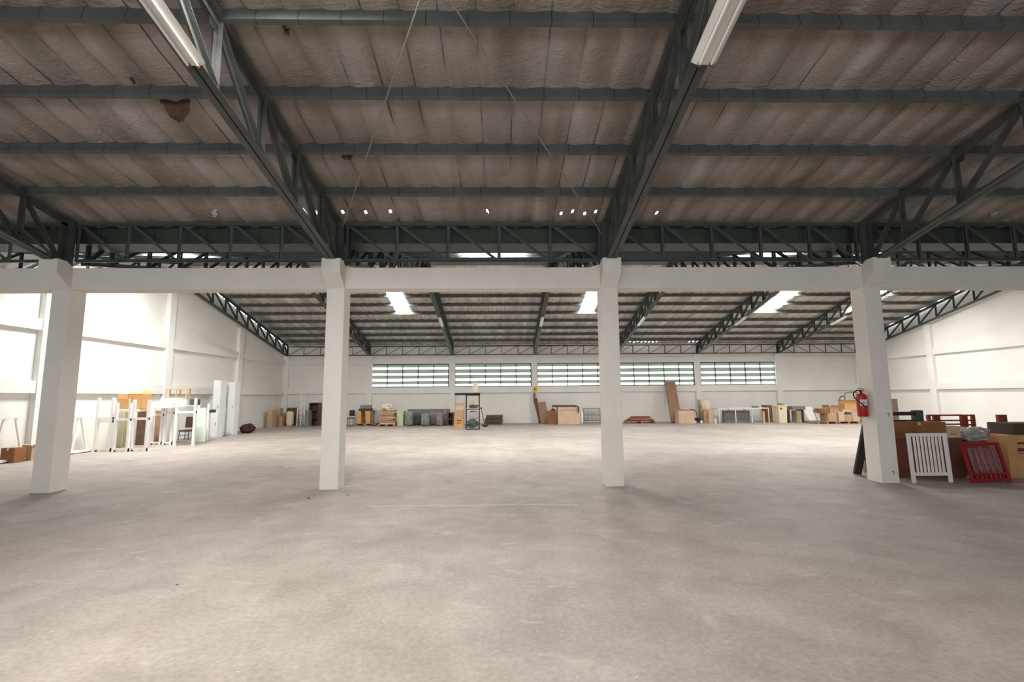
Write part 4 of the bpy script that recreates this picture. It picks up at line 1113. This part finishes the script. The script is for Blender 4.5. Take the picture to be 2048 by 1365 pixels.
MB().tube([(-.01, -.03, H + .025), (-.06, -.04, H + .045), (-.12, -.045, H + .04), (-.165, -.045, H + .01), (-.18, -.045, H - .04), (-.165, -.045, H - .09), (-.12, -.05, H - .14), (-.07, -.07, H - .19), (-.03, -.09, H * .44), (.03, -.095, H * .43)], .011, 8).build('hose', M_black, t)
MB().box(.06, .105, -.03, .03, H * .55, H * .6).build('wall_bracket', M_dark, t)

# marks and hooks on the rightmost column
for (px, py, lb) in ((1777, 829, 'small bent metal hook on the front of the rightmost column at mid height'), (1787, 945, 'small metal bracket near the foot of the rightmost column')):
    p = at(px, py, -.0)
    solo('metal_hook', MB().box(-.035, .0, -.012, 0, .012, .02).box(-.004, .006, -.012, 0, -.04, .02), M_grey, lb, 'hook', (p.x, -.001, p.z))
# dark board leaning behind the rightmost column
lean((at(1722, 951, .85).x, .95, 0), (at(1738, 828, .62).x, .62, at(1730, 826, .62).z), .15, .05, M_dark, 'leaning_board', 'dark brown board leaning behind the rightmost column, below the extinguisher', 'board')
slab(1724, 1760, 885, 944, .03, M_mint, 'pale_sheet', 'pale panel standing behind the dark leaning board at the rightmost column', 'panel', Y=1.25)
slab(1722, 1765, 914, 921, .03, M_dark, 'black_bar', 'black bar lying across the pale panel behind the rightmost column', 'bar', Y=1.2, zb=at(1740, 921, 1.2).z)

# ------------------------------------------------ right foreground goods
Yc_ = .55
z_low = carton(1785, 1929, 877, 960, .8, M_card_m, 'wide maroon brown carton on the floor behind the white slatted grid', Y=Yc_, tape=False)
z_up = carton(1786, 1893, 845, 877, .75, M_card_d, 'brown carton stacked on the wide maroon one beside the rightmost column', Y=Yc_ + .02, zb=z_low, flaps=0)
z_sm = carton(1893.5, 1921, 853, 877, .35, M_card_l, 'small pale carton with a printed line, standing on the wide maroon carton', Y=Yc_ + .03, zb=z_low, marks=[(.3, .7, .3, .36)])
carton(1931, 1978, 884, 960, .5, M_card_d, 'brown carton standing behind the red frame', Y=Yc_ + .1, tape=False)
z_r = carton(2018, 2130, 871, 962, .7, M_card_o, 'tall orange brown carton with printed marks at the right edge', Y=.35, tape=False, marks=[(.18, .32, .79, .84), (.17, .33, .62, .70), (.17, .33, .57, .585)])
slab(2027, 2120, 847, 870, .5, mat('brown_bin', (.10, .07, .05), .8, var=.2), 'dark_bin', 'dark brown bin standing on the tall carton at the right edge', 'bin', Y=.45, zb=z_r)
# dark green bench frame on the upper carton
t = thing('dark_bench', 'dark frame with a thick end block lying on the brown carton beside the column', 'frame', (at(1817, 843, Yc_ + .3).x, Yc_ + .35, z_up))
a = at(1780, 830, Yc_ + .3).x - t.location.x; b = at(1832, 830, Yc_ + .3).x - t.location.x; c = at(1845, 830, Yc_ + .3).x - t.location.x
zz = at(1815, 824, Yc_ + .3).z - z_up
MB().box(a, b, -.04, .04, zz - .075, zz).build('top_rail', M_dark, t)
MB().box(a, b, -.03, .03, 0, .03).build('bottom_rail', M_dark, t)
bevel(MB().box(b, c, -.08, .08, 0, zz + .03).build('end_block', M_greend, t), .015)
# beige sheet behind
slab(1778, 1800, 798, 900, .04, M_card_l, 'foam_sheet', 'pale beige sheet standing behind the cartons beside the rightmost column', 'sheet', Y=2.6)
# red wood frames
def ladder_frame(x0, x1, yt, Y, label, zb=0, parts=()):
    pass
Yh = 1.75
X = lambda px, py=845: at(px, py, Yh).x
zt = at(1900, 830, Yh).z
x_c = X(1902)
t = thing('bed_frame_end', 'red brown wooden frame with open rungs standing behind the cartons', 'wooden frame', (x_c, Yh, 0), 0, 'red brown wooden frames')
def vb(a, b, lo=0, hi=None): MB().box(X(a) - x_c, X(b) - x_c, -.03, .03, lo, hi or zt).build('post', M_redwood, t)
vb(1855.5, 1860); vb(1867.5, 1869, zt - .30); vb(1871, 1879); vb(1922, 1934); vb(1944, 1949)
for py in (830.5, 841, 848.5, 858):
    z_ = at(1900, py, Yh).z; MB().box(X(1856) - x_c, X(1924) - x_c, -.015, .015, z_ - .022, z_ + .010).build('rail', M_redwood, t)
for py in (831, 841, 850, 858, 866):
    z_ = at(1940, py, Yh).z; MB().box(X(1933) - x_c, X(1949) - x_c, -.02, .02, z_ - .018, z_ + .012).build('rung', M_redwood, t)
x2 = X(2003)
t = thing('bed_frame_ladder', 'red brown wooden ladder piece with square openings standing left of the dark bin', 'wooden frame', (x2, Yh, 0), .05, 'red brown wooden frames')
for a, b in ((1995, 2000), (2005, 2013)): MB().box(X(a) - x2, X(b) - x2, -.03, .03, 0, at(2003, 830, Yh).z).build('post', M_redwood, t)
for py in (832, 841, 850, 858, 867, 876, 885): 
    z_ = at(2003, py, Yh).z; MB().box(X(1999) - x2, X(2006) - x2, -.02, .02, z_ - .02, z_ + .016).build('rung', M_redwood, t)
# white slatted grid
Yw0 = .02
L0 = at(1825, 966, Yw0); R0 = at(1905.5, 966, Yw0)
w_ = R0.x - L0.x; cx0 = (L0.x + R0.x) / 2
ht = at(1852, 867, Yw0 + .02).z
t = thing('white_slatted_grid', 'white wooden grid with eight upright slats leaning on the maroon carton', 'slatted grid', (cx0, Yw0, 0))
t.rotation_euler = (-math.atan(.025 / ht), 0, 0)
hs = ht / math.cos(math.atan(.025 / ht))
for s_ in (-1, 1): bevel(MB().box(s_ * (w_ / 2 - .03) - .032, s_ * (w_ / 2 - .03) + .032, -.02, .02, .0, hs).build('leg', M_white, t), .008)
MB().box(-w_ / 2, w_ / 2, -.018, .018, hs - .055, hs).build('top_rail', M_white, t)
MB().box(-w_ / 2 + .05, w_ / 2 - .05, -.018, .018, .125, .18).build('bottom_rail', M_white, t)
for i in range(8):
    x = -w_ / 2 + .06 + (w_ - .12) * (i + 1) / 9
    MB().box(x - .014, x + .014, -.012, .012, .17, hs - .05).build('slat', M_white, t)
# red frame with wrapped goods
Yr0 = -.06
L0 = at(1946, 967, Yr0); R0 = at(2020, 965, Yr0); w_ = R0.x - L0.x; cx0 = (L0.x + R0.x) / 2
top = at(1955, 886, Yr0 + .14); hh = top.z
t = thing('red_crate', 'red painted frame leaning back on the cartons, holding wrapped mauve goods', 'frame', (cx0, Yr0, 0))
ang = math.atan(.14 / hh); t.rotation_euler = (-ang, math.radians(-1.2), math.radians(-3)); hs = hh / math.cos(ang)
for s_ in (-1, 1): bevel(MB().box(s_ * (w_ / 2 - .026) - .026, s_ * (w_ / 2 - .026) + .026, -.025, .025, .0, hs).build('side_rail', M_redp, t), .008)
bevel(MB().box(-w_ / 2, w_ / 2, -.026, .026, hs - .055, hs).build('top_rail', M_redp, t), .006)
bevel(MB().box(-w_ / 2, w_ / 2, -.026, .026, 0.02, .075).build('bottom_rail', M_redp, t), .006)
for i in range(7):
    x = -w_ / 2 + .06 + (w_ - .12) * (i + .5) / 7; MB().box(x - .012, x + .012, -.02, .02, .07, .15).build('baluster', M_redp, t)
MB().box(-w_ / 2 + .04, w_ / 2 - .04, -.02, .02, .14, .165).build('lower_rail', M_redp, t)
for i in range(5):
    x = -w_ / 2 + .08 + (w_ - .16) * (i + .5) / 5
    wd = (w_ - .16) / 5
    mb = MB().lump(wd * 1.02, .07, hs - .26, 3 + i * 2, .04, 7, 3.5, (x, -.005, .17)); mb.build('wrapped_slat', M_mauve, t)
# clear wrap on the cartons
a = at(1917, 880, .6); b = at(2000, 880, .6)
solo('clear_plastic_wrap', MB().lump(b.x - a.x, .42, at(1960, 856, .6).z - at(1960, 884, .75).z, 12, .17, 16, 2.3), M_wrap, 'crumpled clear plastic wrap heaped above the red frame', 'plastic wrap', ((a.x + b.x) / 2, .85, at(1960, 884, .75).z))

# small chips on the floor
for (px, py, s_, lb) in ((617, 998, .045, 'small dark chip of debris on the floor in front of the second column'), (697, 991, .03, 'tiny dark chip of debris just right of the second column foot'), (354, 1171, .02, 'tiny dark crumb on the bright patch of floor at the left')):
    p = fl(px, py); solo('debris_chip', MB().lump(s_, s_ * .7, s_ * .35, px, .15, 3, 2.5), M_woodd, lb, 'debris', (p.x, p.y, 0), .4, 'chips of debris on the floor')
p = fl(1655, 988); solo('white_strip', MB().cbox((0, 0, .003), (.22, .02, .006), rz=-.35), M_label, 'thin pale strip lying on the floor in front of the rightmost column', 'strip', (p.x, p.y, 0))


# ------------------------------------------------------------------ world and colour
W = bpy.data.worlds.new('overcast_sky'); S.world = W; W.use_nodes = True
bg = W.node_tree.nodes['Background']; bg.inputs[0].default_value = (.93, .97, 1.0, 1); bg.inputs[1].default_value = 3.6
S.view_settings.view_transform = 'Standard'; S.view_settings.look = 'None'; S.view_settings.gamma = 1
S.view_settings.use_curve_mapping = False; S.view_settings.exposure = 0.30
S.cycles.use_denoising = True
S.cycles.max_bounces = 10; S.cycles.diffuse_bounces = 8
S.cycles.sample_clamp_indirect = 10
